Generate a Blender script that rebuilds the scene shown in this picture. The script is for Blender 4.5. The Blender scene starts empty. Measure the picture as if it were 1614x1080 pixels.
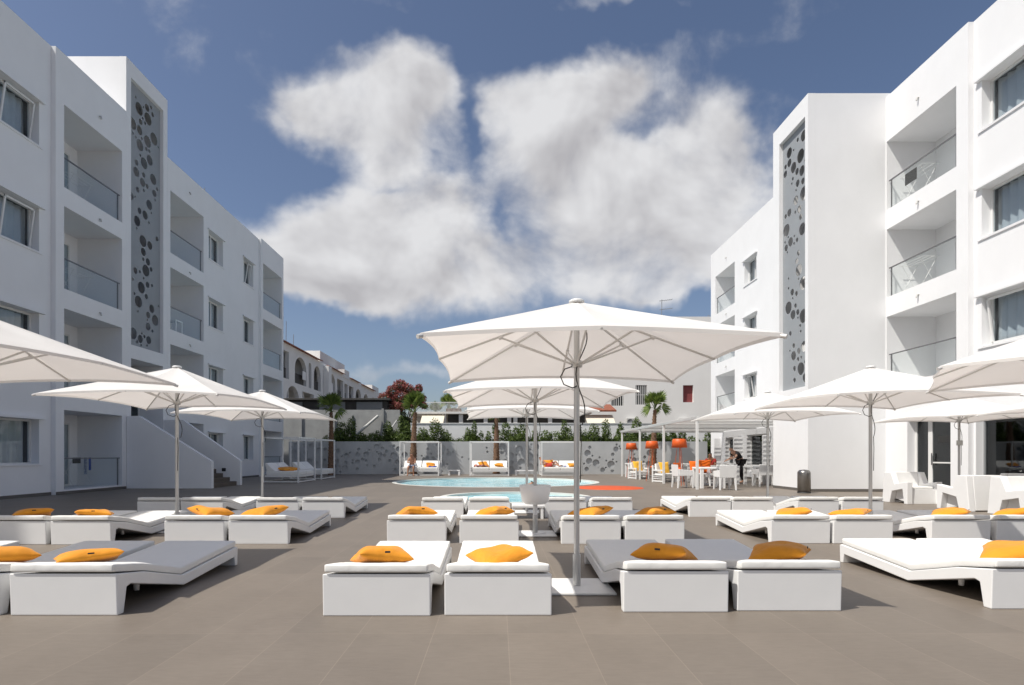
import bpy, math, random
from mathutils import Vector, Matrix
R = math.radians
random.seed(7)
SC = bpy.context.scene
COL = SC.collection

# ------------------------------------------------------------------ materials
def newmat(name):
    m = bpy.data.materials.new(name); m.use_nodes = True
    return m, m.node_tree.nodes, m.node_tree.links, m.node_tree.nodes['Principled BSDF']

def mat(name, col, rough=0.6, metal=0.0, var=0.0, vscale=3.0, bump=0.0, bscale=40.0, spec=0.5, col2=None, detail=4.0):
    m, N, L, b = newmat(name)
    b.inputs['Base Color'].default_value = (*col, 1)
    b.inputs['Roughness'].default_value = rough
    b.inputs['Metallic'].default_value = metal
    b.inputs['Specular IOR Level'].default_value = spec
    tc = N.new('ShaderNodeTexCoord')
    if var > 0 or col2:
        n = N.new('ShaderNodeTexNoise'); n.inputs['Scale'].default_value = vscale; n.inputs['Detail'].default_value = detail
        L.new(tc.outputs['Object'], n.inputs['Vector'])
        cr = N.new('ShaderNodeValToRGB')
        c2 = col2 if col2 else tuple(c * (1 - var) for c in col)
        cr.color_ramp.elements[0].position = 0.32; cr.color_ramp.elements[0].color = (*c2, 1)
        cr.color_ramp.elements[1].position = 0.68; cr.color_ramp.elements[1].color = (*col, 1)
        L.new(n.outputs['Fac'], cr.inputs['Fac']); L.new(cr.outputs['Color'], b.inputs['Base Color'])
    if bump > 0:
        n2 = N.new('ShaderNodeTexNoise'); n2.inputs['Scale'].default_value = bscale; n2.inputs['Detail'].default_value = 3
        L.new(tc.outputs['Object'], n2.inputs['Vector'])
        bp = N.new('ShaderNodeBump'); bp.inputs['Strength'].default_value = bump; bp.inputs['Distance'].default_value = 0.01
        L.new(n2.outputs['Fac'], bp.inputs['Height']); L.new(bp.outputs['Normal'], b.inputs['Normal'])
    return m

def render_mat(name, col, streak=0.03):
    # painted render: large soft mottling, rain streaks, fine bump
    m, N, L, b = newmat(name)
    tc = N.new('ShaderNodeTexCoord')
    mp = N.new('ShaderNodeMapping'); mp.inputs['Scale'].default_value = (1.0, 1.0, 0.7); L.new(tc.outputs['Object'], mp.inputs['Vector'])
    n = N.new('ShaderNodeTexNoise'); n.inputs['Scale'].default_value = 1.6; n.inputs['Detail'].default_value = 6; n.inputs['Roughness'].default_value = .62
    L.new(mp.outputs[0], n.inputs['Vector'])
    n3 = N.new('ShaderNodeTexNoise'); n3.inputs['Scale'].default_value = .45; n3.inputs['Detail'].default_value = 5
    L.new(tc.outputs['Object'], n3.inputs['Vector'])
    ad = N.new('ShaderNodeMath'); ad.operation = 'ADD'; L.new(n.outputs['Fac'], ad.inputs[0]); L.new(n3.outputs['Fac'], ad.inputs[1])
    cr = N.new('ShaderNodeMapRange'); cr.inputs['From Min'].default_value = .7; cr.inputs['From Max'].default_value = 1.25
    cr.inputs['To Min'].default_value = 1 - streak * 1.6; cr.inputs['To Max'].default_value = 1.0
    L.new(ad.outputs[0], cr.inputs['Value'])
    mx = N.new('ShaderNodeVectorMath'); mx.operation = 'SCALE'; mx.inputs[0].default_value = col
    L.new(cr.outputs[0], mx.inputs['Scale']); L.new(mx.outputs[0], b.inputs['Base Color'])
    b.inputs['Roughness'].default_value = .85; b.inputs['Specular IOR Level'].default_value = .25
    n2 = N.new('ShaderNodeTexNoise'); n2.inputs['Scale'].default_value = 30; n2.inputs['Detail'].default_value = 4; L.new(tc.outputs['Object'], n2.inputs['Vector'])
    bp = N.new('ShaderNodeBump'); bp.inputs['Strength'].default_value = .25; bp.inputs['Distance'].default_value = .006
    L.new(n2.outputs['Fac'], bp.inputs['Height']); L.new(bp.outputs['Normal'], b.inputs['Normal'])
    return m

def glass_mat(name, tint, refl=1.0, rough=.02):
    m = bpy.data.materials.new(name); m.use_nodes = True
    N = m.node_tree.nodes; L = m.node_tree.links; N.clear()
    o = N.new('ShaderNodeOutputMaterial'); t = N.new('ShaderNodeBsdfTransparent'); t.inputs[0].default_value = (*tint, 1)
    g = N.new('ShaderNodeBsdfGlossy'); g.inputs['Roughness'].default_value = rough; g.inputs[0].default_value = (.95, .97, 1, 1)
    f = N.new('ShaderNodeLayerWeight'); f.inputs['Blend'].default_value = .5
    pw = N.new('ShaderNodeMath'); pw.operation = 'POWER'; pw.inputs[1].default_value = 4.0; L.new(f.outputs['Facing'], pw.inputs[0])
    mu = N.new('ShaderNodeMath'); mu.operation = 'MULTIPLY_ADD'; mu.inputs[1].default_value = refl * .45; mu.inputs[2].default_value = .035 * refl; mu.use_clamp = True
    L.new(pw.outputs[0], mu.inputs[0])
    x = N.new('ShaderNodeMixShader'); L.new(mu.outputs[0], x.inputs[0]); L.new(t.outputs[0], x.inputs[1]); L.new(g.outputs[0], x.inputs[2])
    L.new(x.outputs[0], o.inputs[0])
    return m

def canopy_mat(name):
    m = bpy.data.materials.new(name); m.use_nodes = True
    N = m.node_tree.nodes; L = m.node_tree.links; N.clear()
    o = N.new('ShaderNodeOutputMaterial')
    tc = N.new('ShaderNodeTexCoord'); n = N.new('ShaderNodeTexNoise'); n.inputs['Scale'].default_value = 2.2; n.inputs['Detail'].default_value = 5
    L.new(tc.outputs['Object'], n.inputs['Vector'])
    cr = N.new('ShaderNodeValToRGB'); cr.color_ramp.elements[0].color = (.80, .79, .77, 1); cr.color_ramp.elements[1].color = (.86, .855, .84, 1)
    cr.color_ramp.elements[0].position = .3; cr.color_ramp.elements[1].position = .7
    L.new(n.outputs['Fac'], cr.inputs['Fac'])
    bp = N.new('ShaderNodeBump'); bp.inputs['Strength'].default_value = .5; bp.inputs['Distance'].default_value = .012; L.new(n.outputs['Fac'], bp.inputs['Height'])
    d = N.new('ShaderNodeBsdfDiffuse'); t = N.new('ShaderNodeBsdfTranslucent'); t.inputs[0].default_value = (.86, .80, .76, 1)
    L.new(cr.outputs[0], d.inputs[0]); L.new(bp.outputs[0], d.inputs['Normal'])
    x = N.new('ShaderNodeMixShader'); x.inputs[0].default_value = .33
    L.new(d.outputs[0], x.inputs[1]); L.new(t.outputs[0], x.inputs[2]); L.new(x.outputs[0], o.inputs[0])
    return m

def fabric_mat(name, col, rough=.9, wr=.25, var=.05):
    m, N, L, b = newmat(name)
    tc = N.new('ShaderNodeTexCoord')
    n = N.new('ShaderNodeTexNoise'); n.inputs['Scale'].default_value = 7; n.inputs['Detail'].default_value = 5; n.inputs['Distortion'].default_value = .6
    L.new(tc.outputs['Object'], n.inputs['Vector'])
    cr = N.new('ShaderNodeMapRange'); cr.inputs['To Min'].default_value = 1 - var * 2; cr.inputs['To Max'].default_value = 1 + var
    L.new(n.outputs['Fac'], cr.inputs['Value'])
    mx = N.new('ShaderNodeVectorMath'); mx.operation = 'SCALE'; mx.inputs[0].default_value = col; L.new(cr.outputs[0], mx.inputs['Scale']); L.new(mx.outputs[0], b.inputs['Base Color'])
    n2 = N.new('ShaderNodeTexNoise'); n2.inputs['Scale'].default_value = 350; n2.inputs['Detail'].default_value = 1; L.new(tc.outputs['Object'], n2.inputs['Vector'])
    ad = N.new('ShaderNodeMath'); ad.operation = 'MULTIPLY_ADD'; ad.inputs[1].default_value = .06; L.new(n2.outputs['Fac'], ad.inputs[0]); L.new(n.outputs['Fac'], ad.inputs[2])
    bp = N.new('ShaderNodeBump'); bp.inputs['Strength'].default_value = wr; bp.inputs['Distance'].default_value = .02
    L.new(ad.outputs[0], bp.inputs['Height']); L.new(bp.outputs['Normal'], b.inputs['Normal'])
    b.inputs['Roughness'].default_value = rough; b.inputs['Specular IOR Level'].default_value = .2
    b.inputs['Sheen Weight'].default_value = .15
    return m

def deck_mat():
    m, N, L, b = newmat('deck_tiles')
    tc = N.new('ShaderNodeTexCoord')
    mp = N.new('ShaderNodeMapping'); mp.inputs['Location'].default_value = (-.066 + 50, -3.83 + 48, 0)
    L.new(tc.outputs['Object'], mp.inputs['Vector'])
    def brick(mortar, smooth, c1, c2, cm):
        br = N.new('ShaderNodeTexBrick'); br.offset = 0; br.squash = 1
        br.inputs['Scale'].default_value = 1; br.inputs['Brick Width'].default_value = .5; br.inputs['Row Height'].default_value = .96
        br.inputs['Mortar Size'].default_value = mortar; br.inputs['Mortar Smooth'].default_value = smooth
        br.inputs['Color1'].default_value = (*c1, 1); br.inputs['Color2'].default_value = (*c2, 1); br.inputs['Mortar'].default_value = (*cm, 1)
        L.new(mp.outputs[0], br.inputs['Vector'])
        return br
    br = brick(.0026, .2, (.93, .93, .93), (1.05, 1.045, 1.04), (1.30, 1.29, 1.27))
    n = N.new('ShaderNodeTexNoise'); n.inputs['Scale'].default_value = 1.1; n.inputs['Detail'].default_value = 8; n.inputs['Roughness'].default_value = .65
    L.new(tc.outputs['Object'], n.inputs['Vector'])
    mp2 = N.new('ShaderNodeMapping'); mp2.inputs['Scale'].default_value = (6, 24, 1); L.new(tc.outputs['Object'], mp2.inputs['Vector'])
    n2 = N.new('ShaderNodeTexNoise'); n2.inputs['Scale'].default_value = 1.4; n2.inputs['Detail'].default_value = 6; n2.inputs['Roughness'].default_value = .7
    L.new(mp2.outputs[0], n2.inputs['Vector'])
    cr = N.new('ShaderNodeValToRGB'); e = cr.color_ramp.elements
    e[0].position = .3; e[0].color = (.146, .122, .099, 1); e[1].position = .7; e[1].color = (.205, .175, .145, 1)
    mixn = N.new('ShaderNodeMath'); mixn.operation = 'MULTIPLY_ADD'; mixn.inputs[1].default_value = .45
    L.new(n2.outputs['Fac'], mixn.inputs[0])
    hf = N.new('ShaderNodeMath'); hf.operation = 'MULTIPLY'; hf.inputs[1].default_value = .55; L.new(n.outputs['Fac'], hf.inputs[0]); L.new(hf.outputs[0], mixn.inputs[2])
    L.new(mixn.outputs[0], cr.inputs['Fac'])
    mul = N.new('ShaderNodeVectorMath'); mul.operation = 'MULTIPLY'
    L.new(cr.outputs[0], mul.inputs[0]); L.new(br.outputs['Color'], mul.inputs[1]); L.new(mul.outputs[0], b.inputs['Base Color'])
    rr = N.new('ShaderNodeMapRange'); rr.inputs['To Min'].default_value = .42; rr.inputs['To Max'].default_value = .62; L.new(n.outputs['Fac'], rr.inputs['Value'])
    L.new(rr.outputs[0], b.inputs['Roughness']); b.inputs['Specular IOR Level'].default_value = .45
    bp = N.new('ShaderNodeBump'); bp.inputs['Strength'].default_value = .15; bp.inputs['Distance'].default_value = .003
    L.new(n2.outputs['Fac'], bp.inputs['Height']); L.new(bp.outputs[0], b.inputs['Normal'])
    return m

def water_mat():
    m, N, L, b = newmat('pool_water')
    tc = N.new('ShaderNodeTexCoord')
    n = N.new('ShaderNodeTexNoise'); n.inputs['Scale'].default_value = 1.3; n.inputs['Detail'].default_value = 4; n.inputs['Distortion'].default_value = 1.2
    L.new(tc.outputs['Object'], n.inputs['Vector'])
    v = N.new('ShaderNodeTexVoronoi'); v.feature = 'SMOOTH_F1'; v.inputs['Scale'].default_value = 1.5
    ds = N.new('ShaderNodeVectorMath'); ds.operation = 'MULTIPLY_ADD'; ds.inputs[1].default_value = (.6, .6, .6)
    L.new(n.outputs['Color'], ds.inputs[0]); L.new(tc.outputs['Object'], ds.inputs[2]); L.new(ds.outputs[0], v.inputs['Vector'])
    cr = N.new('ShaderNodeValToRGB'); e = cr.color_ramp.elements
    e[0].position = .15; e[0].color = (.20, .56, .66, 1); e[1].position = .75; e[1].color = (.60, .84, .88, 1)
    L.new(v.outputs['Distance'], cr.inputs['Fac']); L.new(cr.outputs[0], b.inputs['Base Color'])
    b.inputs['Roughness'].default_value = .08; b.inputs['IOR'].default_value = 1.33
    n2 = N.new('ShaderNodeTexNoise'); n2.inputs['Scale'].default_value = 3.5; n2.inputs['Detail'].default_value = 3
    L.new(tc.outputs['Object'], n2.inputs['Vector'])
    bp = N.new('ShaderNodeBump'); bp.inputs['Strength'].default_value = .8; bp.inputs['Distance'].default_value = .08
    L.new(n2.outputs['Fac'], bp.inputs['Height']); L.new(bp.outputs[0], b.inputs['Normal'])
    return m

def leaf_mat(name, c1, c2, trans=.3):
    m = bpy.data.materials.new(name); m.use_nodes = True
    N = m.node_tree.nodes; L = m.node_tree.links; N.clear()
    o = N.new('ShaderNodeOutputMaterial'); g = N.new('ShaderNodeNewGeometry')
    tc = N.new('ShaderNodeTexCoord'); n = N.new('ShaderNodeTexNoise'); n.inputs['Scale'].default_value = 3; L.new(tc.outputs['Object'], n.inputs['Vector'])
    ad = N.new('ShaderNodeMath'); ad.operation = 'MULTIPLY_ADD'; ad.inputs[1].default_value = .6; L.new(g.outputs['Random Per Island'], ad.inputs[0])
    sb = N.new('ShaderNodeMath'); sb.operation = 'MULTIPLY'; sb.inputs[1].default_value = .4; L.new(n.outputs['Fac'], sb.inputs[0]); L.new(sb.outputs[0], ad.inputs[2])
    cr = N.new('ShaderNodeValToRGB'); cr.color_ramp.elements[0].position = .15; cr.color_ramp.elements[0].color = (*c1, 1)
    cr.color_ramp.elements[1].position = .85; cr.color_ramp.elements[1].color = (*c2, 1); L.new(ad.outputs[0], cr.inputs['Fac'])
    d = N.new('ShaderNodeBsdfPrincipled'); d.inputs['Roughness'].default_value = .5; d.inputs['Specular IOR Level'].default_value = .3
    t = N.new('ShaderNodeBsdfTranslucent'); L.new(cr.outputs[0], d.inputs['Base Color']); L.new(cr.outputs[0], t.inputs[0])
    x = N.new('ShaderNodeMixShader'); x.inputs[0].default_value = trans
    L.new(d.outputs[0], x.inputs[1]); L.new(t.outputs[0], x.inputs[2]); L.new(x.outputs[0], o.inputs[0])
    return m

M = {}
M['wall'] = render_mat('white_render', (.80, .805, .815))
M['deck'] = deck_mat()
M['ground'] = mat('dry_ground', (.22, .19, .15), .9, var=.3, vscale=.5)
M['plastic'] = mat('white_plastic', (.80, .80, .795), .42, var=.03, vscale=5, bump=.05, bscale=120, spec=.4)
M['mattress'] = fabric_mat('mattress_fabric', (.80, .795, .77), wr=.32, var=.02)
M['pillow'] = fabric_mat('pillow_fabric', (.74, .295, .025), wr=.8, var=.13)
M['orange'] = fabric_mat('orange_fabric', (.78, .15, .015), wr=.3, var=.08)
M['lampo'] = mat('lamp_orange', (.68, .105, .012), .5, var=.1)
M['mat_o'] = mat('orange_rubber', (.62, .09, .02), .7, var=.15, vscale=6)
M['tag'] = mat('black_tag', (.02, .018, .016), .7)
M['canopy'] = canopy_mat('canopy_cloth')
M['pole'] = mat('grey_aluminium', (.55, .55, .54), .38, metal=.55, var=.05)
M['rib'] = mat('rib_aluminium', (.66, .65, .63), .5, metal=.15)
M['cable'] = mat('black_cable', (.015, .015, .016), .6)
M['base'] = mat('white_steel', (.76, .76, .75), .45, var=.05, vscale=8)
M['steel'] = mat('brushed_steel', (.30, .29, .28), .32, metal=.9, var=.15, vscale=4)
M['black'] = mat('matt_black', (.02, .02, .02), .6)
M['panel'] = mat('perforated_grey', (.31, .328, .345), .55, var=.06, vscale=2, spec=.3)
M['pwall'] = mat('grey_garden_wall', (.46, .475, .485), .7, var=.1, vscale=1.2, bump=.1, bscale=20)
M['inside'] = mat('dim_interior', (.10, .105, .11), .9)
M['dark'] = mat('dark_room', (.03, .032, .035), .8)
M['frame'] = mat('window_frame_white', (.70, .70, .69), .4)
M['frame_g'] = mat('window_frame_grey', (.22, .23, .24), .4)
M['glass'] = glass_mat('window_glass', (.86, .89, .90), 1.2)
M['dglass'] = glass_mat('dark_glass', (.42, .46, .47), 1.5)
M['bglass'] = glass_mat('balustrade_glass', (.965, .98, .978), .6)
M['curtain'] = mat('curtain_cloth', (.60, .62, .65), .9, var=.1, vscale=2)
M['skirt'] = mat('skirting_tile', (.12, .11, .10), .6)
M['step'] = mat('brown_step', (.11, .09, .07), .6, var=.15)
M['handrail'] = mat('handrail_steel', (.20, .20, .21), .35, metal=.7)
M['water'] = water_mat()
M['rim'] = mat('pool_rim', (.62, .62, .58), .5)
M['basin'] = mat('pool_basin', (.35, .65, .72), .4)
M['concrete'] = mat('grey_concrete', (.38, .385, .38), .9, var=.22, vscale=1.5, bump=.3, bscale=6, detail=8)
M['shed'] = mat('dark_cladding', (.07, .066, .062), .8, var=.3, vscale=2)
M['pale'] = mat('pale_render', (.80, .79, .77), .9, var=.05, vscale=.6)
M['backing'] = mat('wall_backing', (.30, .32, .33), .8, var=.1)
M['cream'] = mat('cream_render', (.76, .75, .73), .9, var=.08, vscale=.8)
M['tile'] = mat('roof_tile', (.32, .10, .055), .8, var=.4, vscale=5)
M['awning'] = mat('cream_awning', (.72, .66, .54), .8)
M['wood'] = mat('shutter_red', (.22, .05, .05), .7)
M['bark'] = mat('palm_bark', (.24, .14, .085), .95, col2=(.085, .05, .032), vscale=14, bump=.9, bscale=30)
M['bark2'] = mat('tree_bark', (.13, .10, .075), .95, var=.4, vscale=9)
M['palm'] = leaf_mat('palm_leaf', (.045, .085, .018), (.20, .26, .055))
M['shrub'] = leaf_mat('shrub_leaf', (.025, .055, .012), (.17, .23, .055))
M['green'] = leaf_mat('tree_leaf', (.030, .060, .014), (.14, .19, .045))
M['red'] = leaf_mat('blossom_red', (.14, .06, .04), (.48, .15, .14))
M['skin'] = mat('skin_tan', (.40, .20, .125), .5, var=.08)
M['skin2'] = mat('skin_fair', (.50, .29, .20), .5)
M['hair'] = mat('dark_hair', (.018, .012, .009), .5)
M['shorts'] = mat('patterned_shorts', (.35, .40, .5), .8, col2=(.04, .05, .10), vscale=22)
M['redcloth'] = mat('red_cloth', (.45, .04, .03), .8)
M['blackcloth'] = mat('black_cloth', (.018, .016, .018), .8)
M['blue'] = mat('blue_towel', (.03, .08, .36), .9, var=.4, vscale=12)
M['towel'] = mat('white_towel', (.75, .75, .74), .9)
M['beach'] = mat('multi_towel', (.70, .25, .06), .9, col2=(.04, .07, .22), vscale=16)
M['yellow'] = fabric_mat('yellow_fabric', (.85, .47, .05), wr=.3)
M['grey'] = mat('light_grey_box', (.5, .5, .48), .6)

# ------------------------------------------------------------------ mesh builder
class MB:
    def __init__(s): s.v = []; s.f = []; s.sm = []
    def add(s, vs, fs, smooth=False):
        o = len(s.v); s.v += [tuple(v) for v in vs]; s.f += [tuple(i + o for i in f) for f in fs]; s.sm += [smooth] * len(fs); return s
    def box(s, x0, x1, y0, y1, z0, z1):
        x0, x1 = min(x0, x1), max(x0, x1); y0, y1 = min(y0, y1), max(y0, y1); z0, z1 = min(z0, z1), max(z0, z1)
        return s.add([(x0, y0, z0), (x1, y0, z0), (x1, y1, z0), (x0, y1, z0), (x0, y0, z1), (x1, y0, z1), (x1, y1, z1), (x0, y1, z1)],
                     [(0, 3, 2, 1), (4, 5, 6, 7), (0, 1, 5, 4), (1, 2, 6, 5), (2, 3, 7, 6), (3, 0, 4, 7)])
    def prism(s, poly, a0, a1, axis='x'):
        # poly in (p,q); extruded along axis: x->(a,p,q)  y->(p,a,q)  z->(p,q,a)
        f = {'x': lambda a, p, q: (a, p, q), 'y': lambda a, p, q: (p, a, q), 'z': lambda a, p, q: (p, q, a)}[axis]
        n = len(poly)
        vs = [f(a0, *p) for p in poly] + [f(a1, *p) for p in poly]
        fs = [tuple(range(n))[::-1], tuple(range(n, 2 * n))] + [(i, (i + 1) % n, n + (i + 1) % n, n + i) for i in range(n)]
        return s.add(vs, fs)
    def tube(s, pts, r, n=8, cap=True, r2=None):
        pts = [Vector(p) for p in pts]; rings = []; m = len(pts)
        up = Vector((0, 0, 1)); prev = None
        for i, p in enumerate(pts):
            d = (pts[min(i + 1, m - 1)] - pts[max(i - 1, 0)]).normalized()
            if prev is None:
                a = d.cross(up) if abs(d.z) < .95 else d.cross(Vector((1, 0, 0)))
            else:
                a = prev - d * prev.dot(d)
            a.normalize(); prev = a; b = d.cross(a)
            rr = r[i] if isinstance(r, (list, tuple)) else (r if r2 is None else r + (r2 - r) * i / (m - 1))
            rings.append([p + (a * math.cos(t) + b * math.sin(t)) * rr for t in [2 * math.pi * k / n for k in range(n)]])
        vs = [q for rg in rings for q in rg]
        fs = [(i * n + k, i * n + (k + 1) % n, (i + 1) * n + (k + 1) % n, (i + 1) * n + k) for i in range(m - 1) for k in range(n)]
        s.add(vs, fs, True)
        if cap:
            s.add(rings[0], [tuple(range(n))[::-1]]); s.add(rings[-1], [tuple(range(n))])
        return s
    def lathe(s, prof, n=24, c=(0, 0), smooth=True):
        m = len(prof)
        vs = [(c[0] + r * math.cos(2 * math.pi * k / n), c[1] + r * math.sin(2 * math.pi * k / n), z) for r, z in prof for k in range(n)]
        fs = [(i * n + k, i * n + (k + 1) % n, (i + 1) * n + (k + 1) % n, (i + 1) * n + k) for i in range(m - 1) for k in range(n)]
        return s.add(vs, fs, smooth)
    def disc(s, r, z, n=48, c=(0, 0)):
        return s.add([(c[0] + r * math.cos(2 * math.pi * k / n), c[1] + r * math.sin(2 * math.pi * k / n), z) for k in range(n)], [tuple(range(n))])
    def quad(s, *p): return s.add(p, [tuple(range(len(p)))])
    def build(s, name, m, parent=None, off=None, bevel=0, smooth=None, recalc=True):
        me = bpy.data.meshes.new(name)
        ox, oy, oz = off if off else (0, 0, 0)
        me.from_pydata([(x - ox, y - oy, z - oz) for x, y, z in s.v], [], s.f)
        sm = s.sm if smooth is None else [smooth] * len(s.f)
        me.polygons.foreach_set('use_smooth', sm)
        if recalc:
            import bmesh
            b = bmesh.new(); b.from_mesh(me); bmesh.ops.recalc_face_normals(b, faces=b.faces); b.to_mesh(me); b.free()
        me.materials.append(M[m]); me.update()
        o = bpy.data.objects.new(name, me); COL.objects.link(o)
        if parent: o.parent = parent
        if bevel:
            md = o.modifiers.new('bevel', 'BEVEL'); md.width = bevel; md.segments = 3; md.limit_method = 'ANGLE'; md.angle_limit = R(25)
            md.harden_normals = False
        return o

def tag(o, label, cat, group=None, kind=None):
    if label: o['label'] = label
    if cat: o['category'] = cat
    if group: o['group'] = group
    if kind: o['kind'] = kind
    return o
def thing(name, label, cat, loc=(0, 0, 0), rz=0, group=None):
    o = bpy.data.objects.new(name, None); COL.objects.link(o); o.location = loc; o.rotation_euler = (0, 0, rz); o.empty_display_size = .1
    return tag(o, label, cat, group)
def children(o, reg={}):
    return [c for c in COL.objects if c.parent == o]
def dup(root, loc, rz, label, group=None):
    def rec(o, par):
        c = o.copy(); COL.objects.link(c)
        if par: c.parent = par
        for ch in kids.get(o.name, []): rec(ch, c)
        return c
    kids = {}
    for o in list(COL.objects):
        if o.parent: kids.setdefault(o.parent.name, []).append(o)
    c = rec(root, None); c.location = loc; c.rotation_euler = (0, 0, rz); c['label'] = label
    if group: c['group'] = group
    return c

def curve_plate(outer, circles, thick, name='plate', n=28):
    """list of outline points and holes (each a list of points, or (cx,cy,r)) -> verts/faces, centred on w=0"""
    cu = bpy.data.curves.new(name, 'CURVE'); cu.dimensions = '2D'; cu.fill_mode = 'BOTH'; cu.extrude = thick / 2
    def spl(pts):
        sp = cu.splines.new('POLY'); sp.points.add(len(pts) - 1); sp.use_cyclic_u = True
        for i, (x, y) in enumerate(pts): sp.points[i].co = (x, y, 0, 1)
    spl(outer)
    for c in circles:
        if len(c) == 3 and not isinstance(c[0], (tuple, list)):
            k = n if c[2] > .12 else 16
            spl([(c[0] + c[2] * math.cos(2 * math.pi * i / k), c[1] + c[2] * math.sin(2 * math.pi * i / k)) for i in range(k)])
        else: spl(c)
    ob = bpy.data.objects.new(name, cu); COL.objects.link(ob)
    dg = bpy.context.evaluated_depsgraph_get(); dg.update()
    me = bpy.data.meshes.new_from_object(ob.evaluated_get(dg))
    vs = [tuple(v.co) for v in me.vertices]; fs = [tuple(p.vertices) for p in me.polygons]
    bpy.data.objects.remove(ob); bpy.data.curves.remove(cu); bpy.data.meshes.remove(me)
    return vs, fs

def grid_plate(mb, us, ub, vs_, holes, f, w0, w1):
    """rectangular wall with rectangular holes. holes (u0,u1,v0,v1). f(u,v,w)->xyz. us/vs_ = outer (lo,hi)."""
    U = sorted({us, ub, *[h[0] for h in holes], *[h[1] for h in holes]}); V = sorted({vs_[0], vs_[1], *[h[2] for h in holes], *[h[3] for h in holes]})
    def solid(i, j):
        if i < 0 or j < 0 or i >= len(U) - 1 or j >= len(V) - 1: return False
        cu = (U[i] + U[i + 1]) / 2; cv = (V[j] + V[j + 1]) / 2
        return not any(h[0] < cu < h[1] and h[2] < cv < h[3] for h in holes)
    idx = {}; vs = []; fs = []
    def vid(i, j, w):
        k = (i, j, w)
        if k not in idx: idx[k] = len(vs); vs.append(f(U[i], V[j], w))
        return idx[k]
    for i in range(len(U) - 1):
        for j in range(len(V) - 1):
            if not solid(i, j): continue
            fs.append((vid(i, j, w0), vid(i + 1, j, w0), vid(i + 1, j + 1, w0), vid(i, j + 1, w0)))
            fs.append((vid(i, j + 1, w1), vid(i + 1, j + 1, w1), vid(i + 1, j, w1), vid(i, j, w1)))
            if not solid(i - 1, j): fs.append((vid(i, j, w0), vid(i, j + 1, w0), vid(i, j + 1, w1), vid(i, j, w1)))
            if not solid(i + 1, j): fs.append((vid(i + 1, j + 1, w0), vid(i + 1, j, w0), vid(i + 1, j, w1), vid(i + 1, j + 1, w1)))
            if not solid(i, j - 1): fs.append((vid(i + 1, j, w0), vid(i, j, w0), vid(i, j, w1), vid(i + 1, j, w1)))
            if not solid(i, j + 1): fs.append((vid(i, j + 1, w0), vid(i + 1, j + 1, w0), vid(i + 1, j + 1, w1), vid(i, j + 1, w1)))
    mb.add(vs, fs)

def rand_circles(u0, u1, v0, v1, n, rmin, rmax, seed, gap=.03, tries=4000):
    rd = random.Random(seed); out = []
    sizes = sorted([rmin + (rmax - rmin) * rd.random() ** 2.0 for _ in range(n)], reverse=True)
    for r in sizes:
        for _ in range(300):
            if out and r < rmax * .5 and rd.random() < .7:      # satellites beside a bigger hole
                b = rd.choice([c for c in out if c[2] > rmax * .5] or out[:1])
                a = rd.random() * 6.283; dd = b[2] + r + gap + rd.random() * .1
                x, y = b[0] + dd * math.cos(a), b[1] + dd * math.sin(a)
            else:
                x = u0 + (u1 - u0) * rd.random(); y = v0 + (v1 - v0) * rd.random()
            if x - r < u0 + gap or x + r > u1 - gap or y - r < v0 + gap or y + r > v1 - gap: continue
            if all((x - c[0]) ** 2 + (y - c[1]) ** 2 > (r + c[2] + gap) ** 2 for c in out): out.append((x, y, r)); break
    return out
SKY_STR = .115; CLOUD_B = 6.5; SKY_TINT = (.79, .745, .75); EXPO = 0.20
CLOUDS = [(590, 150, 110, 68, 1.15), (490, 175, 75, 48, .95), (685, 130, 58, 70, .9), (610, 240, 75, 50, .85), (540, 75, 45, 22, .4),
          (850, 145, 75, 55, 1.0), (900, 230, 115, 85, 1.0), (1080, 270, 115, 85, 1.1), (1160, 215, 60, 75, .95), (960, 360, 120, 85, 1.1), (1110, 370, 95, 75, 1.0), (1010, 430, 100, 42, .8), (975, 130, 75, 45, .95),
          (570, 345, 105, 65, 1.05), (700, 330, 80, 70, 1.05), (660, 430, 155, 58, 1.1), (800, 430, 75, 48, .95), (440, 400, 85, 55, 1.0), (500, 462, 90, 36, .85), (1170, 390, 40, 60, .6),
          (590, 592, 45, 16, .5), (670, 582, 50, 18, .5), (760, 10, 110, 16, .34), (960, 8, 50, 12, .25), (1070, 14, 50, 12, .25)]
GAPS = [(760, 170, 16, 95, .42), (445, 285, 75, 28, .6), (700, 255, 45, 16, .3), (1000, 205, 40, 20, .4), (800, 350, 14, 40, .3), (560, 505, 90, 18, .4), (1125, 455, 22, 40, .55), (790, 40, 40, 40, .4), (620, 290, 40, 12, .3), (830, 200, 24, 18, .25), (1190, 340, 30, 24, .3), (960, 40, 160, 22, .45), (600, 25, 120, 20, .4)]
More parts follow.
